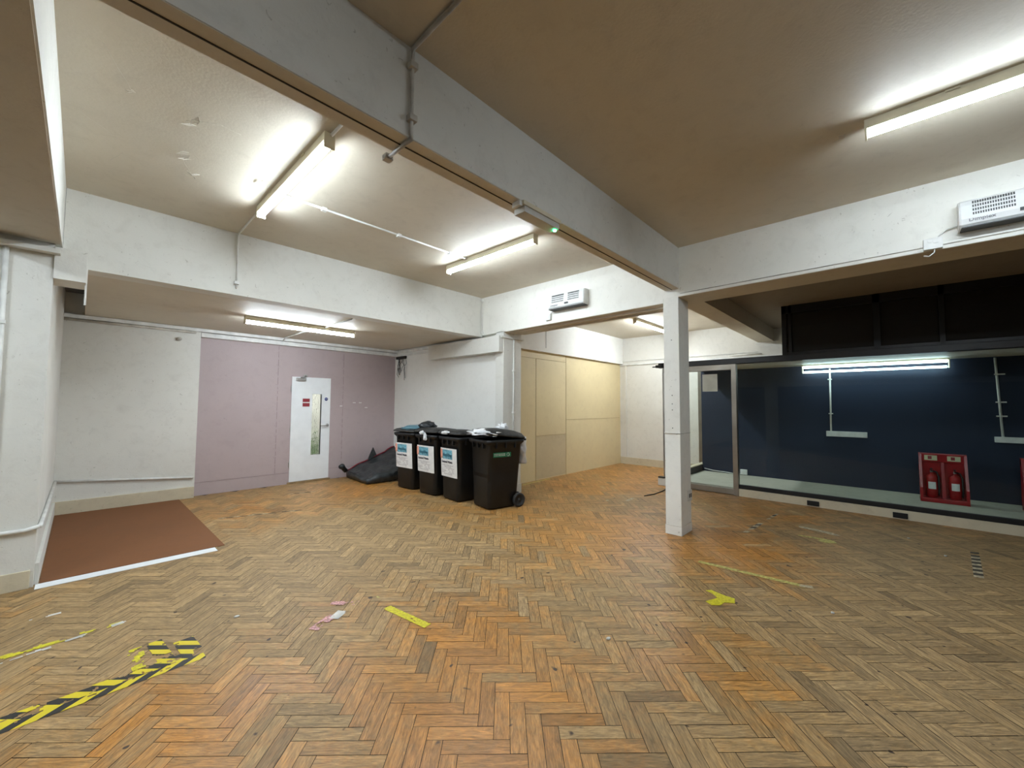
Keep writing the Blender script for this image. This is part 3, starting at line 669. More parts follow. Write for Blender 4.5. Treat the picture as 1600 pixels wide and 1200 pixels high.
# ------------------------------------------------------------------ conduits
def conduit(pts, label, r=.0105, mat='conduit', clips=()):
    o = MB().tube(pts, r, 8)
    for c in clips: o.box(c[0]-.022,c[0]+.022,c[1]-.022,c[1]+.022,c[2]-.016,c[2]+.016,bev=.004)
    return tag(o.build('cable_conduit', M[mat]), label, 'conduit')
conduit([(1.13,3.86,CZ-.012),(3.26,3.86,CZ-.012)], 'white conduit linking the two battens across the main ceiling', clips=((1.5,3.86,CZ-.016),(2.3,3.86,CZ-.016),(3.0,3.86,CZ-.016)))
conduit([(1.09,4.29,CZ-.014),(1.10,YR-.02,CZ-.014),(1.10,YR-.014,CZ-.03),(1.10,YR-.014,2.72)], 'thin conduit dropping down the recess beam from the left batten', r=.008, clips=((1.10,YR-.014,2.78),))
conduit([(1.10,2.74,CZ-.014),(1.10,YA2+.01,CZ-.014)], 'short conduit from the left batten to the main beam')
conduit([(1.10,-3,CZ-.014),(1.10,YA-.016,CZ-.014),(1.10,YA-.016,CZ-.05),(1.10,YA-.016,2.86),(1.10,YA-.016,2.832),(1.10,YA2+.05,2.832)], 'painted conduit running down the side of the main beam', r=.0095, mat='conduit_grey', clips=((1.10,YA-.016,3.22),(1.10,YA-.016,2.94),(1.10,YA2+.05,2.832)))
conduit([(4.70,5.13,3.31),(4.70,5.13,2.64)], 'thin conduit in the corner above the bins', r=.009, clips=((4.70,5.13,3.28),(4.70,5.13,2.72)))
conduit([(2.52,5.40,2.648),(2.52,6.30,2.648)], 'conduit across the low soffit to its batten', r=.011)
conduit([(2.45,6.37,2.648),(2.45,7.85,2.648),(2.45,7.97,2.60)], 'conduit from the low soffit batten to the pink wall', r=.010)
conduit([(4.95,4.605,2.57),(4.95,4.605,.15)], 'thin white conduit down the front of the pier', r=.011, clips=((4.95,4.605,1.35),(4.95,4.605,2.05)))
conduit([(-.45,5.03,2.70),(-.44,5.03,.50)], 'white vertical conduit on the left pier', r=.016, clips=((-.45,5.03,2.1),))
conduit([(-2.5,5.03,.46),(-.26,5.03,.46),(-.184,5.03,.48)], 'white pipe running low across the left pier', r=.016)
conduit([(-.184,5.03,.48),(-.184,5.5,.46),(-.184,7.98,.44)], 'white pipe low on the side wall beside the brown board', r=.016)
conduit([(-.184,7.98,.44),(1.25,7.98,.315)], 'white pipe low on the white wall left of the pink wall', r=.016)
conduit([(9.52,2.5,2.56),(9.52,1.9,2.56)], 'thin conduit on the far wall behind the shop glass', r=.009)
# trunking at the top of the pink wall
tag(B(-.2,4.78,7.94,8.0,2.605,2.655,bev=.003).build('trunking', M['conduit']), 'long white trunking under the soffit along the pink wall', 'trunking')
tag(B(1.275,4.78,8.003,8.10,2.53,2.60,bev=.004).build('trunking', M['conduit']), 'lower white trunking directly on top of the pink boards', 'trunking')
tag(MB().tube([(-.2,7.97,2.585),(1.2,7.97,2.585)], .018, 8).build('pipe', M['conduit_grey']), 'dusty pipe under the trunking above the white wall', 'pipe')
tag(B(4.76,4.80,6.6,8.0,2.52,2.55).box(4.76,4.80,6.6,8.0,2.60,2.64).build('trunking', M['conduit']), 'pair of pipes running from the corner to the white boxing', 'trunking')
# tangle of old wires in the corner
mb = MB(); rr = random.Random(5)
for k in range(9):
    y = 7.95-rr.random()*.32; pts = [(4.76, y, 2.50)]
    x = 4.76; z = 2.5
    for j in range(rr.randint(3,6)):
        y += rr.uniform(-.05,.05); z -= rr.uniform(.04,.11); x = 4.77+rr.uniform(-.03,.005); pts.append((x,y,z))
    mb.tube(pts, .0045, 5)
mb.box(4.74,4.79,7.62,7.98,2.46,2.52,bev=.008)
tag(mb.build('wire_tangle', M['black']), 'tangle of black old wires hanging in the corner beside the pink wall', 'wires')
tag(MB().tube([(1.0,7.99,2.46),(1.0,7.955,2.46)], .028, 12).build('sensor', M['conduit_grey']), 'small round fitting high on the white wall beside the pink wall', 'sensor')

# ------------------------------------------------------------------ door in the pink wall
d2 = empty('door_2', ((DX0+DX1)/2, YP, 0), 'white door with narrow glazed strip in the pink wall', 'door'); d2['kind'] = 'structure'
gx0, gx1, gz0, gz1 = 3.03, 3.205, .50, 1.66
mb = MB().box(DX0+.01,gx0,YP-.012,YP+.035,.035,DZ-.01).box(gx1,DX1-.01,YP-.012,YP+.035,.035,DZ-.01).box(gx0,gx1,YP-.012,YP+.035,.035,gz0).box(gx0,gx1,YP-.012,YP+.035,gz1,DZ-.01)
part(mb, 'leaf', M['door_white'], d2)
mb = MB().box(gx0-.015,gx0,YP-.018,YP+.04,gz0-.015,gz1+.015).box(gx1,gx1+.015,YP-.018,YP+.04,gz0-.015,gz1+.015).box(gx0,gx1,YP-.018,YP+.04,gz0-.015,gz0).box(gx0,gx1,YP-.018,YP+.04,gz1,gz1+.015)
part(mb, 'glazing_bead', M['door_white'], d2)
part(B(gx0,gx1,YP+.005,YP+.012,gz0,gz1), 'glass_pane', M['obscure'], d2)
part(B(DX0-.02,DX1+.02,YP-.03,YP+.1,0,.03,bev=.004), 'threshold', M['timber'], d2)
part(B(DX0-.004,DX0+.01,YP-.004,YP+.1,.03,DZ).box(DX1-.01,DX1+.004,YP-.004,YP+.1,.03,DZ).box(DX0,DX1,YP-.004,YP+.1,DZ-.01,DZ+.004), 'frame', M['shade_and_marks2'] if 'shade_and_marks2' in M else M['pink'], d2)
for z in (.35,.98,1.75):
    part(B(DX0-.008,DX0+.006,YP-.02,YP,z-.05,z+.05,bev=.002), 'hinge', M['chrome'], d2)
part(B(2.73,2.90,YP-.055,YP-.012,1.905,1.955,bev=.006), 'door_closer', M['chrome'], d2)
part(MB().tube([(2.80,YP-.04,1.96),(2.88,YP-.07,1.985),(2.90,YP-.005,2.0)], .009, 6).box(2.86,2.93,YP-.02,YP,1.985,2.02,bev=.003), 'closer_arm', M['chrome'], d2)
hd = part(MB().tube([(3.325,YP-.012,1.06),(3.325,YP-.02,1.06)], .026, 14), 'door_handle', M['chrome'], d2)
mb = MB().tube([(3.325,YP-.018,1.06),(3.325,YP-.06,1.06),(3.30,YP-.065,1.055),(3.20,YP-.062,1.05),(3.185,YP-.05,1.05)], .009, 8)
o = mb.build('lever', M['chrome']); o.parent = hd
sg = part(B(2.86,2.985,YP-.016,YP-.012,1.42,1.57), 'notice_sign', M['red_sign'], d2)
o = B(2.862,2.983,YP-.018,YP-.0155,1.485,1.505).box(2.862,2.983,YP-.018,YP-.0155,1.41,1.42).build('white_band', M['paper']); o.parent = sg
rs = part(MB().tube([(3.295,YP-.012,1.565),(3.295,YP-.016,1.565)], .032, 20), 'round_sign', M['blue_sign'], d2)
o = B(3.275,3.315,YP-.018,YP-.0155,1.56,1.57).build('white_band', M['inkgrey']); o.parent = rs
# small room behind the door
for a_ in ((2.0,2.05,8.24,9.9,0,2.5,'wall_lobby_left'),(4.2,4.25,8.24,9.9,0,2.5,'wall_lobby_right'),(2.0,4.25,9.9,9.95,0,2.5,'wall_lobby_back'),(2.0,4.25,8.24,9.9,2.5,2.55,'ceiling'),(2.0,4.25,8.3,9.9,-.05,0,'floor')):
    struct(B(*a_[:6]), a_[6], M['lobby'], 'pale surface of the small room seen through the door glass')
t = tag(B(3.0,3.6,8.7,8.9,2.44,2.5).build('lobby_light', M['tube_lobby']), 'ceiling light in the room behind the white door', 'ceiling light')
mb = MB(); rr = random.Random(9)
for k in range(60):
    a = rr.uniform(0, 6.28); r_ = rr.uniform(.05,.28); z = rr.uniform(.25,.8)
    c = Vector((3.45+r_*math.cos(a), 9.15+r_*math.sin(a), z))
    d = Vector((math.cos(a),math.sin(a),rr.uniform(.2,1))).normalized()*.14
    s = d.cross(Vector((0,0,1))).normalized()*.03
    mb.poly([c, c+d*.5+s, c+d, c+d*.5-s]); mb.tube([(3.45,9.15,.25), c], .004, 4)
mb.tube([(3.45,9.15,0),(3.45,9.15,.3)], .1, 10)
tag(mb.build('potted_plant', M['leafgreen']), 'green plant glimpsed low through the door glass', 'plant')
# filler scars right of the door
mb = MB()
for (x, z) in ((3.60,1.43),(3.87,1.50),(4.0,1.50),(4.13,1.40)):
    mb.box(x-.03,x+.03,YP-.002,YP,z-.008,z+.008)
struct(mb, 'trim_29', M['paper'], 'four small white filler marks on the pink wall right of the door', 'marks')

# ------------------------------------------------------------------ wheelie bins
def rrect(cx, cy, hx, hy, r, z, n=5):
    pts = []
    for (sx, sy, a0) in ((1,1,0),(-1,1,90),(-1,-1,180),(1,-1,270)):
        for k in range(n+1):
            a = R(a0+90*k/n); pts.append((cx+sx*(hx-r)+r*math.cos(a), cy+sy*(hy-r)+r*math.sin(a), z))
    return pts
def make_bin(loc, rz, label, group='black wheelie bins in a row'):
    t = empty('wheelie_bin', loc, label, 'wheelie bin', group, rz)
    mb = MB()
    mb.loft([rrect(.0,0,.235,.215,.05,.015), rrect(.0,0,.245,.225,.055,.03), rrect(.01,0,.262,.245,.06,.45), rrect(.018,0,.285,.268,.06,.90),
             rrect(.018,0,.292,.275,.06,.905), rrect(.018,0,.318,.286,.06,.93), rrect(.018,0,.325,.293,.06,.945), rrect(.018,0,.325,.293,.06,.975), rrect(.018,0,.30,.28,.05,.978), rrect(.018,0,.285,.265,.05,.93), rrect(.0,0,.24,.22,.05,.06)])
    for s in (-1, 0, 1):        # stiffening notches under the rim
        mb.box(-.305,-.27,s*.14-.008,s*.14+.008,.86,.94)
        mb.box(s*.16-.008,s*.16+.008,-.30,-.255,.86,.94); mb.box(s*.16-.008,s*.16+.008,.255,.30,.86,.94)
    mb.box(.16,.30,-.20,.20,.06,.20,bev=.02)      # axle housing
    mb.build('body', M['bin'], t)
    for s in (-1, 1):
        w = MB(); yc = s*.262
        def ring(r, y, n=28): return [(.245+r*math.cos(2*math.pi*k/n), y, .10+r*math.sin(2*math.pi*k/n)) for k in range(n)]
        w.loft([ring(.02,yc+s*.012),ring(.062,yc+s*.012),ring(.068,yc+s*.024),ring(.09,yc+s*.026),ring(.0995,yc+s*.018),ring(.0995,yc-s*.018),ring(.09,yc-s*.025),ring(.02,yc-s*.02)])
        wo = w.build('wheel', M['rubber'], t)
        MB().tube([(.245,yc+s*.008,.10),(.245,yc+s*.022,.10)], .022, 12).build('hub', M['bin_dusty'], wo)
    MB().tube([(.33,-.23,.97),(.385,-.23,.965),(.40,-.20,.965),(.40,.20,.965),(.385,.23,.965),(.33,.23,.97)], .014, 8).build('handle', M['bin'], t)
    return t
def make_lid(t, lift=0.0, bulge=.045, tilt=0.0):
    """lid hinged at the back; lift tilts it open over bulging bags"""
    mb = MB()
    N_ = 12
    rings = []
    for (hx, hy, z) in ((.335,.297,.972),(.338,.300,.985),(.33,.293,1.0),(.29,.27,1.0+bulge*.5),(.20,.19,1.0+bulge*.85),(.08,.08,1.0+bulge)):
        rings.append(rrect(.018,0,hx,hy,min(.06,hy*.5),z))
    mb.loft(rings)
    m = Matrix.Translation((.35,0,.975)) @ Matrix.Rotation(R(lift),4,'Y') @ Matrix.Rotation(R(tilt),4,'X') @ Matrix.Translation((-.35,0,-.975))
    mb.xform(m)
    l = mb.build('lid', M['bin_dusty'], t)
    return l
def poster(t, w=.44, z0=.37, z1=.80, y0=0.0, torn=0):
    def fx(z): return -(.245-.012+(.29-.245)*(z/.90)) - .016
    mb = MB(); n = 6; rings = []
    e = .0035
    for k in range(n+1):
        z = z0+(z1-z0)*k/n
        x = fx(z)-e
        row = []
        for j in range(11):
            v = -1+2*j/10
            yy = y0+v*w/2
            xx = x + (max(0, abs(yy)-.185)/.06)**2*.022
            wob = .0015*math.sin(j*1.7+k*2.3+torn)
            row.append((xx-abs(wob), yy, z))
        rings.append(row)
    mb.loft(rings, closed=False)
    p = mb.build('poster', M['paper'], t)
    def plate(a, b, c, d, mat, name, off=.0055):
        m_ = MB()
        m_.poly([(fx(c)-off,-a+y0,c),(fx(c)-off,-b+y0,c),(fx(d)-off,-b+y0,d),(fx(d)-off,-a+y0,d)], thick=(.0006,0,0))
        return m_.build(name, mat, p)
    H = z1-z0
    L = -w/2
    plate(L+.005, L+.06, z0+H*.63, z1-.02, M['salmon'], 'salmon_strip')
    plate(L+.065, L+.33, z0+H*.62, z1-.025, M['teal'], 'teal_panel')
    def txt(s, size, yv, z, mat, sx=1.0, b=0.0):
        text_mesh(s, size, 'lettering', mat, p, face_negx(fx(z)-.0075, y0-yv, z), sx=sx, bold=b)
    txt('Recycling', .062, L+.195, z0+H*.76, M['darkteal'], 1.0, .0018)
    txt('General Waste', .047, L+.185, z0+H*.52, M['ink'], 1.0, .0016)
    rr = random.Random(3)
    mb = MB()
    for r in range(7):
        z = z0+H*(.40-r*.05); yv = L+.03
        while yv < L+.34:
            l = rr.uniform(.015,.05)
            if rr.random() < .72:
                mb.box(fx(z)-.0065, fx(z)-.0058, y0-yv-l, y0-yv, z-.0035, z+.0035)
            yv += l+.008
    mb.build('fine_print', M['inkgrey'], p)
    return p
BX = 4.18
b1 = make_bin((BX-.0,6.27,0), R(4), 'black wheelie bin with a white poster, farthest left of the row')
make_lid(b1, lift=2); poster(b1, w=.46)
b2 = make_bin((BX+.0,5.60,0), R(0), 'black wheelie bin with a white poster and a white scrap at its rim')
make_lid(b2, lift=4, bulge=.06); poster(b2, w=.46, torn=2)
b3 = make_bin((BX+.02,4.985,0), R(-5), 'black wheelie bin with a white poster, right beside the bin without one')
make_lid(b3, lift=4, bulge=.055); poster(b3, w=.44, z0=.36, z1=.80, torn=5)
b4 = make_bin((BX+.05,4.30,0), R(-12), 'black wheelie bin without poster, green sticker on its side, nearest the pier')
make_lid(b4, lift=7, bulge=.085, tilt=-2)
# green sticker on the right side of bin 4
st = B(-.20,.10,-.268,-.2655,.735,.80,bev=.001).build('sticker', M['green'], b4)
st.rotation_euler = (R(0),0,0)
st.location = (0,-.0,0)
mb = MB()
rr = random.Random(8)
for r in range(2):
    x = -.185
    while x < .0:
        l = rr.uniform(.01,.03); mb.box(x,x+l,-.2695,-.268,.755+r*.02,.765+r*.02); x += l+.008
mb.build('lettering', M['tape_grey'], st); mb = MB()
mb.tube([(.05+.022*math.cos(a),-.269,.768+.022*math.sin(a)) for a in [R(40*k) for k in range(10)]], .003, 5)
mb.build('mark', M['sticker_mark'] if 'sticker_mark' in M else M['tape_grey'], st)

# rubbish on the bins
def blob(c, s, seed, amp=.25, n=3, freq=2.5):
    b = bmesh.new(); bmesh.ops.create_icosphere(b, subdivisions=n, radius=1.0)
    for v in b.verts:
        d = noise.noise(v.co*freq+Vector((seed,seed*2,0)))*amp + noise.noise(v.co*freq*3+Vector((seed,0,1)))*amp*.45
        v.co = v.co*(1+d)
        v.co = Vector((v.co.x*s[0], v.co.y*s[1], max(v.co.z,-.55)*s[2]))+Vector(c)
    for f in b.faces: f.smooth = True
    mb = MB(); mb._add(b); return mb
tag(blob((4.10,6.20,1.055), (.23,.22,.055), 2).build('rubbish_bag', M['bluebag']), 'blue-grey plastic bag lying flat on the leftmost bin', 'bag')
tag(blob((4.14,5.88,1.10), (.15,.12,.08), 5, .4).build('rubbish_bag', M['blackbag']), 'knotted black bag between the two left bins', 'bag')
def scrap(c, s, seed, label, mat='whitebag', rot=0):
    mb = blob(c, s, seed, .7, 3, 3.5)
    return tag(mb.build('plastic_scrap', M[mat]), label, 'scrap')
scrap((3.85,5.62,1.005), (.03,.05,.035), 4, 'white plastic scrap on the rim of the second bin')
scrap((3.855,5.55,.93), (.018,.04,.07), 9, 'torn white plastic hanging over the second bin front')
scrap((3.90,5.05,1.035), (.05,.10,.03), 6, 'white plastic scrap on top of the third bin')
scrap((4.00,4.30,1.075), (.20,.24,.05), 11, 'crumpled white plastic film on the lid of the rightmost bin')
scrap((4.30,4.22,1.135), (.07,.09,.06), 14, 'knotted white plastic bag on the rightmost bin')
# white liner draped behind the last bin
mb = MB(); rings = []
for k in range(13):
    z = .985-k*.034
    w = .055+.012*math.sin(k*1.3)
    rings.append([(4.70+w*math.cos(a)*1.0, 4.17+.05*math.sin(a)*(1+.25*math.sin(3*a+k)), z) for a in [R(30*j) for j in range(12)]])
mb.loft(rings)
mb.xform(Matrix.Translation((0,0,0)))
tag(mb.build('plastic_liner', M['whitebag']), 'white plastic liner hanging behind the rightmost bin', 'liner')

# ------------------------------------------------------------------ dark bag slumped in the corner
t = empty('equipment_bag', (4.1,7.5,0), 'crumpled dark bag with red piping slumped by the pink wall', 'bag')
def bag_top(u, v):
    """u 0..1 left->right, v 0..1 front->back"""
    A = Vector((3.62,7.02,.10)); Bq = Vector((4.55,6.93,.26)); Cq = Vector((4.70,7.90,.56)); D = Vector((3.68,7.97,.15))
    p = A*(1-u)*(1-v)+Bq*u*(1-v)+Cq*u*v+D*(1-u)*v
    p.z += .035*math.sin(math.pi*u)*math.sin(math.pi*v)+.05*noise.noise(Vector((u*4,v*3,1.7)))+.02*noise.noise(Vector((u*11,v*9,5)))
    return p
nu, nv = 24, 14
bm = bmesh.new(); top = [[bm.verts.new(bag_top(i/nu, j/nv)) for j in range(nv+1)] for i in range(nu+1)]
bot = [[bm.verts.new((top[i][j].co.x+.02*(0.5-i/nu), top[i][j].co.y, max(.012, top[i][j].co.z-.14-.1*(i/nu)*(j/nv)) if (i in (0,nu) or j in (0,nv)) else max(.01, top[i][j].co.z-.2))) for j in range(nv+1)] for i in range(nu+1)]
for i in range(nu):
    for j in range(nv):
        bm.faces.new((top[i][j],top[i+1][j],top[i+1][j+1],top[i][j+1])); bm.faces.new((bot[i][j],bot[i][j+1],bot[i+1][j+1],bot[i+1][j]))
for i in range(nu):
    bm.faces.new((top[i][0],bot[i][0],bot[i+1][0],top[i+1][0])); bm.faces.new((top[i][nv],top[i+1][nv],bot[i+1][nv],bot[i][nv]))
for j in range(nv):
    bm.faces.new((top[0][j],top[0][j+1],bot[0][j+1],bot[0][j])); bm.faces.new((top[nu][j],bot[nu][j],bot[nu][j+1],top[nu][j+1]))
for f in bm.faces: f.smooth = True
bmesh.ops.recalc_face_normals(bm, faces=bm.faces[:])
mb = MB(); mb._add(bm); o = part(mb, 'bag_body', M['bagfabric'], t)
part(MB().tube([bag_top(i/14,1.0)+Vector((0,0,.008)) for i in range(15)], .013, 6), 'red_piping', M['redpipe'], t)
part(MB().poly([bag_top(.42,1)+Vector((0,-.02,0)), bag_top(.52,1)+Vector((.02,0,.20)), bag_top(.60,1)+Vector((0,-.02,.03))], thick=(.0,.03,0)), 'torn_flap', M['bagfabric'], t)
part(MB().tube([(3.62,7.86,.16),(3.56,7.84,.22),(3.52,7.80,.27),(3.47,7.76,.26)], .045, 10), 'rolled_strap', M['blackbag'], t)
mb = MB()
cc = bag_top(.62,.0)+Vector((0,-.004,-.03))
mb.tube([cc+Vector((.075*math.cos(a)*.8, -.012-.06*math.cos(a)*0, .055*math.sin(a))) for a in [R(180*k/8) for k in range(9)]], .010, 6)
part(mb, 'round_patch', M['inkgrey'] if False else M['rubber'], t)

# ------------------------------------------------------------------ floor coverings and tapes
tag(B(-.17,1.085,5.10,7.96,0.001,.006).build('floor_board', M['mat']), 'smooth brown board covering the parquet in the recess', 'board')
tag(MB().box(-.19,1.0,4.965,5.095,.001,.0035,rot=Matrix.Rotation(0,4,'Z')).build('white_tape', M['tape_white']), 'clean white tape strip along the front of the brown board', 'tape')
tag(B(1.03,1.07,5.9,6.35,.001,.004).build('tape_scrap', M['gap']), 'dark gouge beside the right edge of the brown board', 'tape')
TZ = [0.0012]
def tape(name, a, b, width, mat, label, drop=.12, seed=1, cell=.012, keep=None, th=.0012, group=None, z=None):
    """ragged tape from a to b on the floor, made of thin cells that may be worn away"""
    TZ[0] += .00016; z = TZ[0]-th
    a = Vector(a); b = Vector(b); d = (b-a); L = d.length; d.normalize(); n = Vector((-d.y, d.x))
    bm = bmesh.new(); nl = max(1, int(L/cell)); nw = max(1, int(width/cell))
    grid = {}
    def vert(i, j):
        if (i, j) not in grid:
            p = a+d*(L*i/nl)+n*(width*(j/nw-.5)); jx = .0035
            e = noise.noise(Vector((i*1.31+seed, j*1.7, 4)))*jx
            grid[i, j] = bm.verts.new((p.x+e, p.y+e, z+th))
        return grid[i, j]
    for i in range(nl):
        for j in range(nw):
            px = (i/nl*L)*9; py = j/nw*width*9
            q = noise.noise(Vector((px*1.4+seed*7.7, py*2.2, seed)))+.45*noise.noise(Vector((px*5+seed, py*5, 2)))
            edge = .22 if j in (0, nw-1) else 0
            if keep is not None and not keep(i/nl, j/nw): continue
            if q+1*0 < -.75+drop*1.9+edge*drop*2: continue
            bm.faces.new((vert(i,j),vert(i+1,j),vert(i+1,j+1),vert(i,j+1)))
    mb = MB(); mb.bm.free(); mb.bm = bm
    return tag(mb.build(name, mat), label, 'tape', group)
tape('hazard_tape', (-.9,2.955), (.56,2.985), .065, M['hazard_b'], 'long hazard tape with slanting stripes, nearer row at the left edge', drop=.13, seed=3, cell=.011)
tape('hazard_tape', (-.9,3.035), (.52,3.055), .085, M['hazard'], 'worn hazard tape, farther row directly behind the long slanting one', drop=.27, seed=6, cell=.011)
tape('hazard_tape', (.515,3.09), (.50,3.27), .10, M['hazard'], 'short hazard tape patch, right end of the striped corner', drop=.08, seed=5, cell=.011)
tape('hazard_tape', (.40,3.08), (.37,3.37), .075, M['hazard'], 'worn hazard tape stub beside the striped corner patch', drop=.26, seed=8, cell=.011)
tape('hazard_tape', (.29,3.09), (.28,3.36), .07, M['tape_yellow'], 'almost worn-off yellow scraps left of the striped corner', drop=.40, seed=12, cell=.011)
tape('hazard_tape', (-.7,3.75), (.25,3.82), .07, M['tape_yellow'], 'broken yellow tape remains farther back by the left edge', drop=.40, seed=21)
tape('tape_scrap', (-.5,4.28), (.1,4.30), .03, M['tape_grey'], 'thin pale scrap behind the broken yellow tape', drop=.40, seed=23)
tape('tape_scrap', (-.3,3.70), (.33,3.83), .04, M['tape_grey'], 'thin grey tape residue along the broken yellow tape', drop=.42, seed=24)
tape('yellow_tape', (1.585,2.72), (1.645,2.30), .06, M['tape_yellow'], 'bright yellow tape strip in the middle foreground', drop=.10, seed=31)
tape('yellow_tape', (4.08,1.38), (4.135,.56), .055, M['tape_pale'], 'long faded yellow tape strip in front of the column', drop=.10, seed=33)
tape('yellow_tape', (4.13,.60), (4.16,.51), .05, M['tape_beige'], 'faded stub at the right end of the long yellow strip', drop=.2, seed=34)
def poly_tape(name, pts, mat, label, cat='tape'):
    return tag(MB().poly([(x,y,.001) for x,y in pts], thick=(0,0,.0015)).build(name, mat), label, cat)
poly_tape('yellow_tape', [(3.49,1.13),(3.47,1.07),(3.42,1.02),(3.30,1.07),(3.27,1.02),(3.31,.97),(3.38,.96),(3.42,.90),(3.50,.92),(3.50,.99),(3.53,1.10)], M['tape_yellow'], 'small yellow arrow-shaped tape remnant on the parquet')
poly_tape('yellow_tape', [(5.62,.63),(5.60,.56),(5.66,.47),(5.74,.50),(5.76,.60),(5.72,.83),(5.69,.82),(5.70,.62)], M['tape_pale'], 'small faded yellow tape hook between column and plinth')
poly_tape('tape_scrap', [(6.08,.86),(6.05,.7),(5.98,.52),(6.02,.46),(6.10,.55),(6.14,.72),(6.15,.88)], M['tape_beige'], 'curled beige tape residue near the dark plinth vent')
tape('red_white_tape', (1.10,2.80), (1.27,2.89), .07, M['tape_pink'], 'red and white tape scrap, nearer of the pair', drop=.28, seed=41, cell=.009)
tape('tape_scrap', (1.25,2.84), (1.34,2.90), .07, M['tape_grey'], 'crumpled white scrap touching the nearer red tape scrap', drop=.22, seed=42, cell=.009)
tape('red_white_tape', (1.33,3.07), (1.47,2.93), .055, M['tape_pink'], 'red and white tape scrap, farther of the pair', drop=.33, seed=44, cell=.009)
tape('tape_scrap', (1.60,3.08), (1.62,2.88), .03, M['tape_pale'], 'tiny yellow tape flakes behind the bright yellow strip', drop=.38, seed=46, cell=.009)
def dashed(a, b, n, width, mats, label):
    a = Vector(a); b = Vector(b); d = (b-a)/n; nn = Vector((-d.y,d.x)).normalized()*width/2
    mb = MB(); rr = random.Random(int(a.x*100))
    for k in range(n):
        if rr.random() < .12: continue
        p = a+d*k; q = p+d*.96; s = d*.35
        mb.poly([(p.x-nn.x+s.x,p.y-nn.y+s.y,.001),(q.x-nn.x+s.x,q.y-nn.y+s.y,.001),(q.x+nn.x,q.y+nn.y,.001),(p.x+nn.x,p.y+nn.y,.001)], thick=(0,0,.0012), mi=k%2)
    return tag(mb.build('striped_tape', mats), label, 'tape')
M['tape_dark'] = simple('dark_tape', (0.06,0.045,0.03), 0.6)
dashed((5.38,1.29),(5.95,1.245),7,.05,[M['tape_beige'],M['tape_dark']],'dashed dark and cream tape just right of the column')
dashed((6.2,1.22),(6.6,1.19),5,.035,[M['tape_beige'],M['parquet']],'faint cream tape dashes before the glass door')
dashed((6.40,-.585),(5.42,-.515),15,.06,[M['tape_beige'],M['tape_dark']],'dashed dark and cream tape near the right edge')
dashed((1.25,6.32),(2.15,6.02),12,.03,[M['tape_beige'],M['tape_dark']],'dashed tape on the parquet right of the brown board')
dashed((2.35,7.2),(2.75,7.1),5,.03,[M['tape_beige'],M['parquet']],'faint tape dashes in front of the white door')
tape('yellow_tape', (5.62,5.0),(6.5,5.03), .035, M['tape_pale'], 'pale yellow tape along the foot of the plywood wall', drop=.05, seed=51)
tape('yellow_tape', (5.84,3.03),(6.08,3.04), .05, M['tape_beige'], 'short pale tape left of the column on the far floor', drop=.12, seed=52)
tape('tape_scrap', (5.62,3.24),(5.68,3.27), .04, M['tape_beige'], 'tiny pale flake beside the short pale tape', drop=.15, seed=53)
tag(MB().tube([(6.35,2.98,.008),(6.6,2.92,.008),(6.95,2.92,.008),(7.2,2.95,.008),(7.42,3.0,.01)], .008, 6).build('loose_cable', M['black']), 'thin dark cable on the floor behind the column', 'cable')
# litter flecks
for i, (x, y) in enumerate(((2.35,1.35),(3.75,.35),(6.45,-.1),(5.95,-.35),(.8,3.35))):
    mb = blob((x,y,.004),(.018,.012,.006), 30+i, .5, 2)
    tag(mb.build('paper_fleck', M['tape_grey']), ['tiny white fleck right of the middle foreground','tiny white fleck right of the long yellow strip','tiny white fleck near the plinth below the red stand','tiny white fleck left of the red stand, out on the parquet','tiny pale fleck behind the striped corner tape'][i], 'litter')
# socket on column
t = tag(B(4.915,5.03,1.762,1.771,.36,.485,bev=.003).build('wall_socket', M['conduit']), 'white double socket low on the side of the column', 'socket')
B(4.935,4.962,1.759,1.763,.40,.445,bev=.001).box(4.985,5.010,1.759,1.763,.40,.445,bev=.001).build('socket_holes', M['slot'], t)

# ------------------------------------------------------------------ peeling paint on the ceiling
def flake(x, y, s, seed, label):
    rr = random.Random(seed); mb = MB()
    for k in range(4):
        a = rr.uniform(0,6.28); cx = x+rr.uniform(-.05,.05)*s; cy = y+rr.uniform(-.07,.07)*s
        l = rr.uniform(.025,.06)*s; w_ = l*.45
        d = Vector((math.cos(a),math.sin(a),0)); n = Vector((-d.y,d.x,0)); c = Vector((cx,cy,CZ-.002))
        mb.poly([c-d*l, c-d*l*.2+n*w_+Vector((0,0,-.004)), c+d*l+Vector((0,0,-.02*s)), c-d*l*.1-n*w_*.6+Vector((0,0,-.012*s))], thick=(0,0,-.0015))
    return tag(mb.build('paint_flake', M['ceil_flake']), label, 'peeling paint', 'peeling paint curls on the ceiling')
M['ceil_flake'] = simple('peeled_paint', (0.62,0.58,0.50), 0.7)
for i, (x, y, s, lab) in enumerate(((.425,3.30,1.0,'peeling paint curl, upper of the two left of the upper left batten'),(.45,3.80,1.2,'peeling paint curl midway between beam and recess, left of the batten'),
                         (.53,4.06,.9,'small peeling paint curl nearest the recess beam'),(.94,3.33,.9,'peeling paint curl just left of the batten, toward the main beam'),(.95,3.78,.9,'peeling paint curl just left of the batten, toward the recess'),
                         (.128,3.24,.5,'tiny dark paint chip at the left of the ceiling'),(3.49,.20,.8,'peeling paint spot at the end of the right-hand batten'))):
    flake(x, y, s*.75, 60+i, lab)
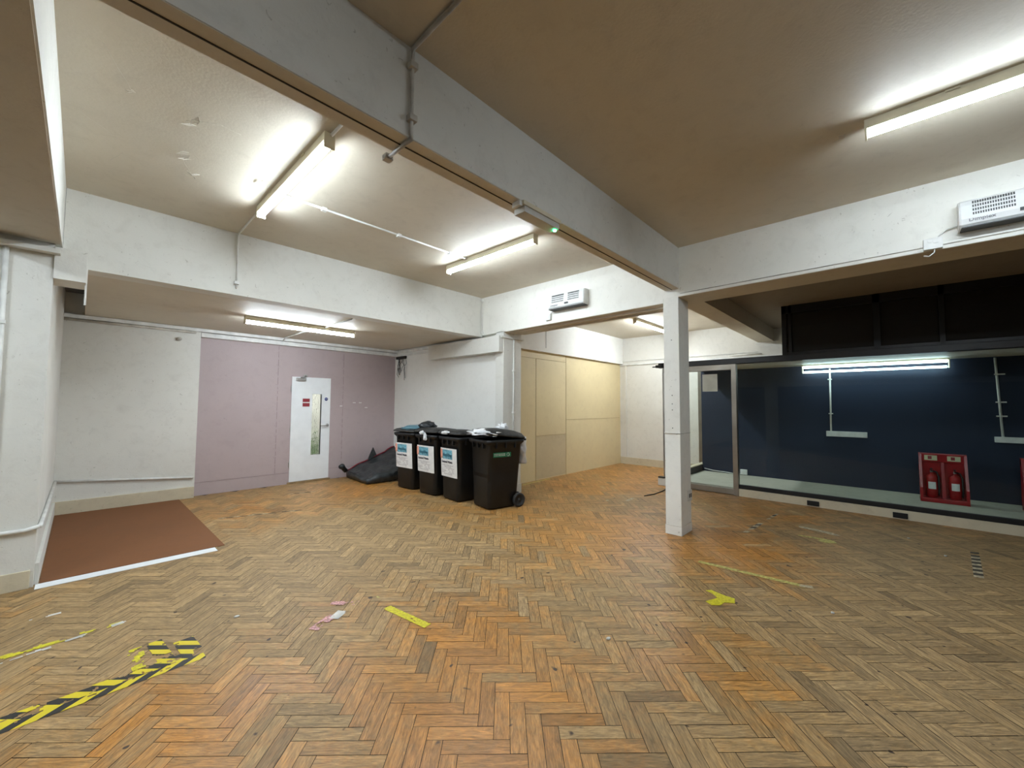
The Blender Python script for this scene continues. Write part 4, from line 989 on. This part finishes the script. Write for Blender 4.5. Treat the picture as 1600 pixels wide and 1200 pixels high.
# hairline ridges of loose paint
mb = MB()
def ridge(pts, r=.0014):
    P = []
    for i in range(len(pts)-1):
        a = Vector(pts[i]); b = Vector(pts[i+1])
        for k in range(6):
            p = a.lerp(b, k/6); P.append((p.x+.008*noise.noise(Vector((p.x*9,p.y*9,0))), p.y+.008*noise.noise(Vector((p.x*9,p.y*9,4))), CZ))
    P.append((*pts[-1], CZ)); mb.tube([(q_[0],q_[1],CZ+.0007) for q_ in P], r, 5)
ridge([(.0,2.9),(.13,3.24)]); ridge([(.40,3.32),(.55,3.2),(.68,3.22)]); ridge([(.43,3.8),(.48,3.95),(.53,4.06)]); ridge([(-.1,3.7),(.05,3.85),(.14,4.1),(.08,4.3)])
struct(mb, 'trim_33', M['ceil_flake'], 'hairline ridges of loose paint on the left ceiling', 'cracks')

# ------------------------------------------------------------------ world, camera, colour
wd = bpy.data.worlds.new('World'); SC.world = wd; wd.use_nodes = True
wd.node_tree.nodes['Background'].inputs[0].default_value = (0.02,0.025,0.03,1); wd.node_tree.nodes['Background'].inputs[1].default_value = 0.3
cam = bpy.data.cameras.new('Camera'); co = bpy.data.objects.new('Camera', cam); COL.objects.link(co)
cam.sensor_width = 36.0; cam.sensor_fit = 'HORIZONTAL'; cam.lens = 630.8438847971527/1600*36
cam.clip_start = 0.02
yaw, pit, rol = R(43.15770154), R(2.92690378), R(-0.36037022)
f = Vector((math.cos(yaw)*math.cos(pit), math.sin(yaw)*math.cos(pit), math.sin(pit)))
r = Vector((math.sin(yaw), -math.cos(yaw), 0)); d = f.cross(r)
r2 = r*math.cos(rol)+d*math.sin(rol); d2 = -r*math.sin(rol)+d*math.cos(rol)
co.matrix_world = Matrix(((r2.x,-d2.x,-f.x,0),(r2.y,-d2.y,-f.y,0),(r2.z,-d2.z,-f.z,1.48),(0,0,0,1)))
SC.camera = co
vs = SC.view_settings
vs.view_transform = 'Standard'; vs.look = 'None'; vs.gamma = 1.0; vs.use_curve_mapping = False
vs.exposure = 2.93
SC.cycles.max_bounces = 10; SC.cycles.diffuse_bounces = 6; SC.cycles.transparent_max_bounces = 16
SC.cycles.sample_clamp_indirect = 8.0
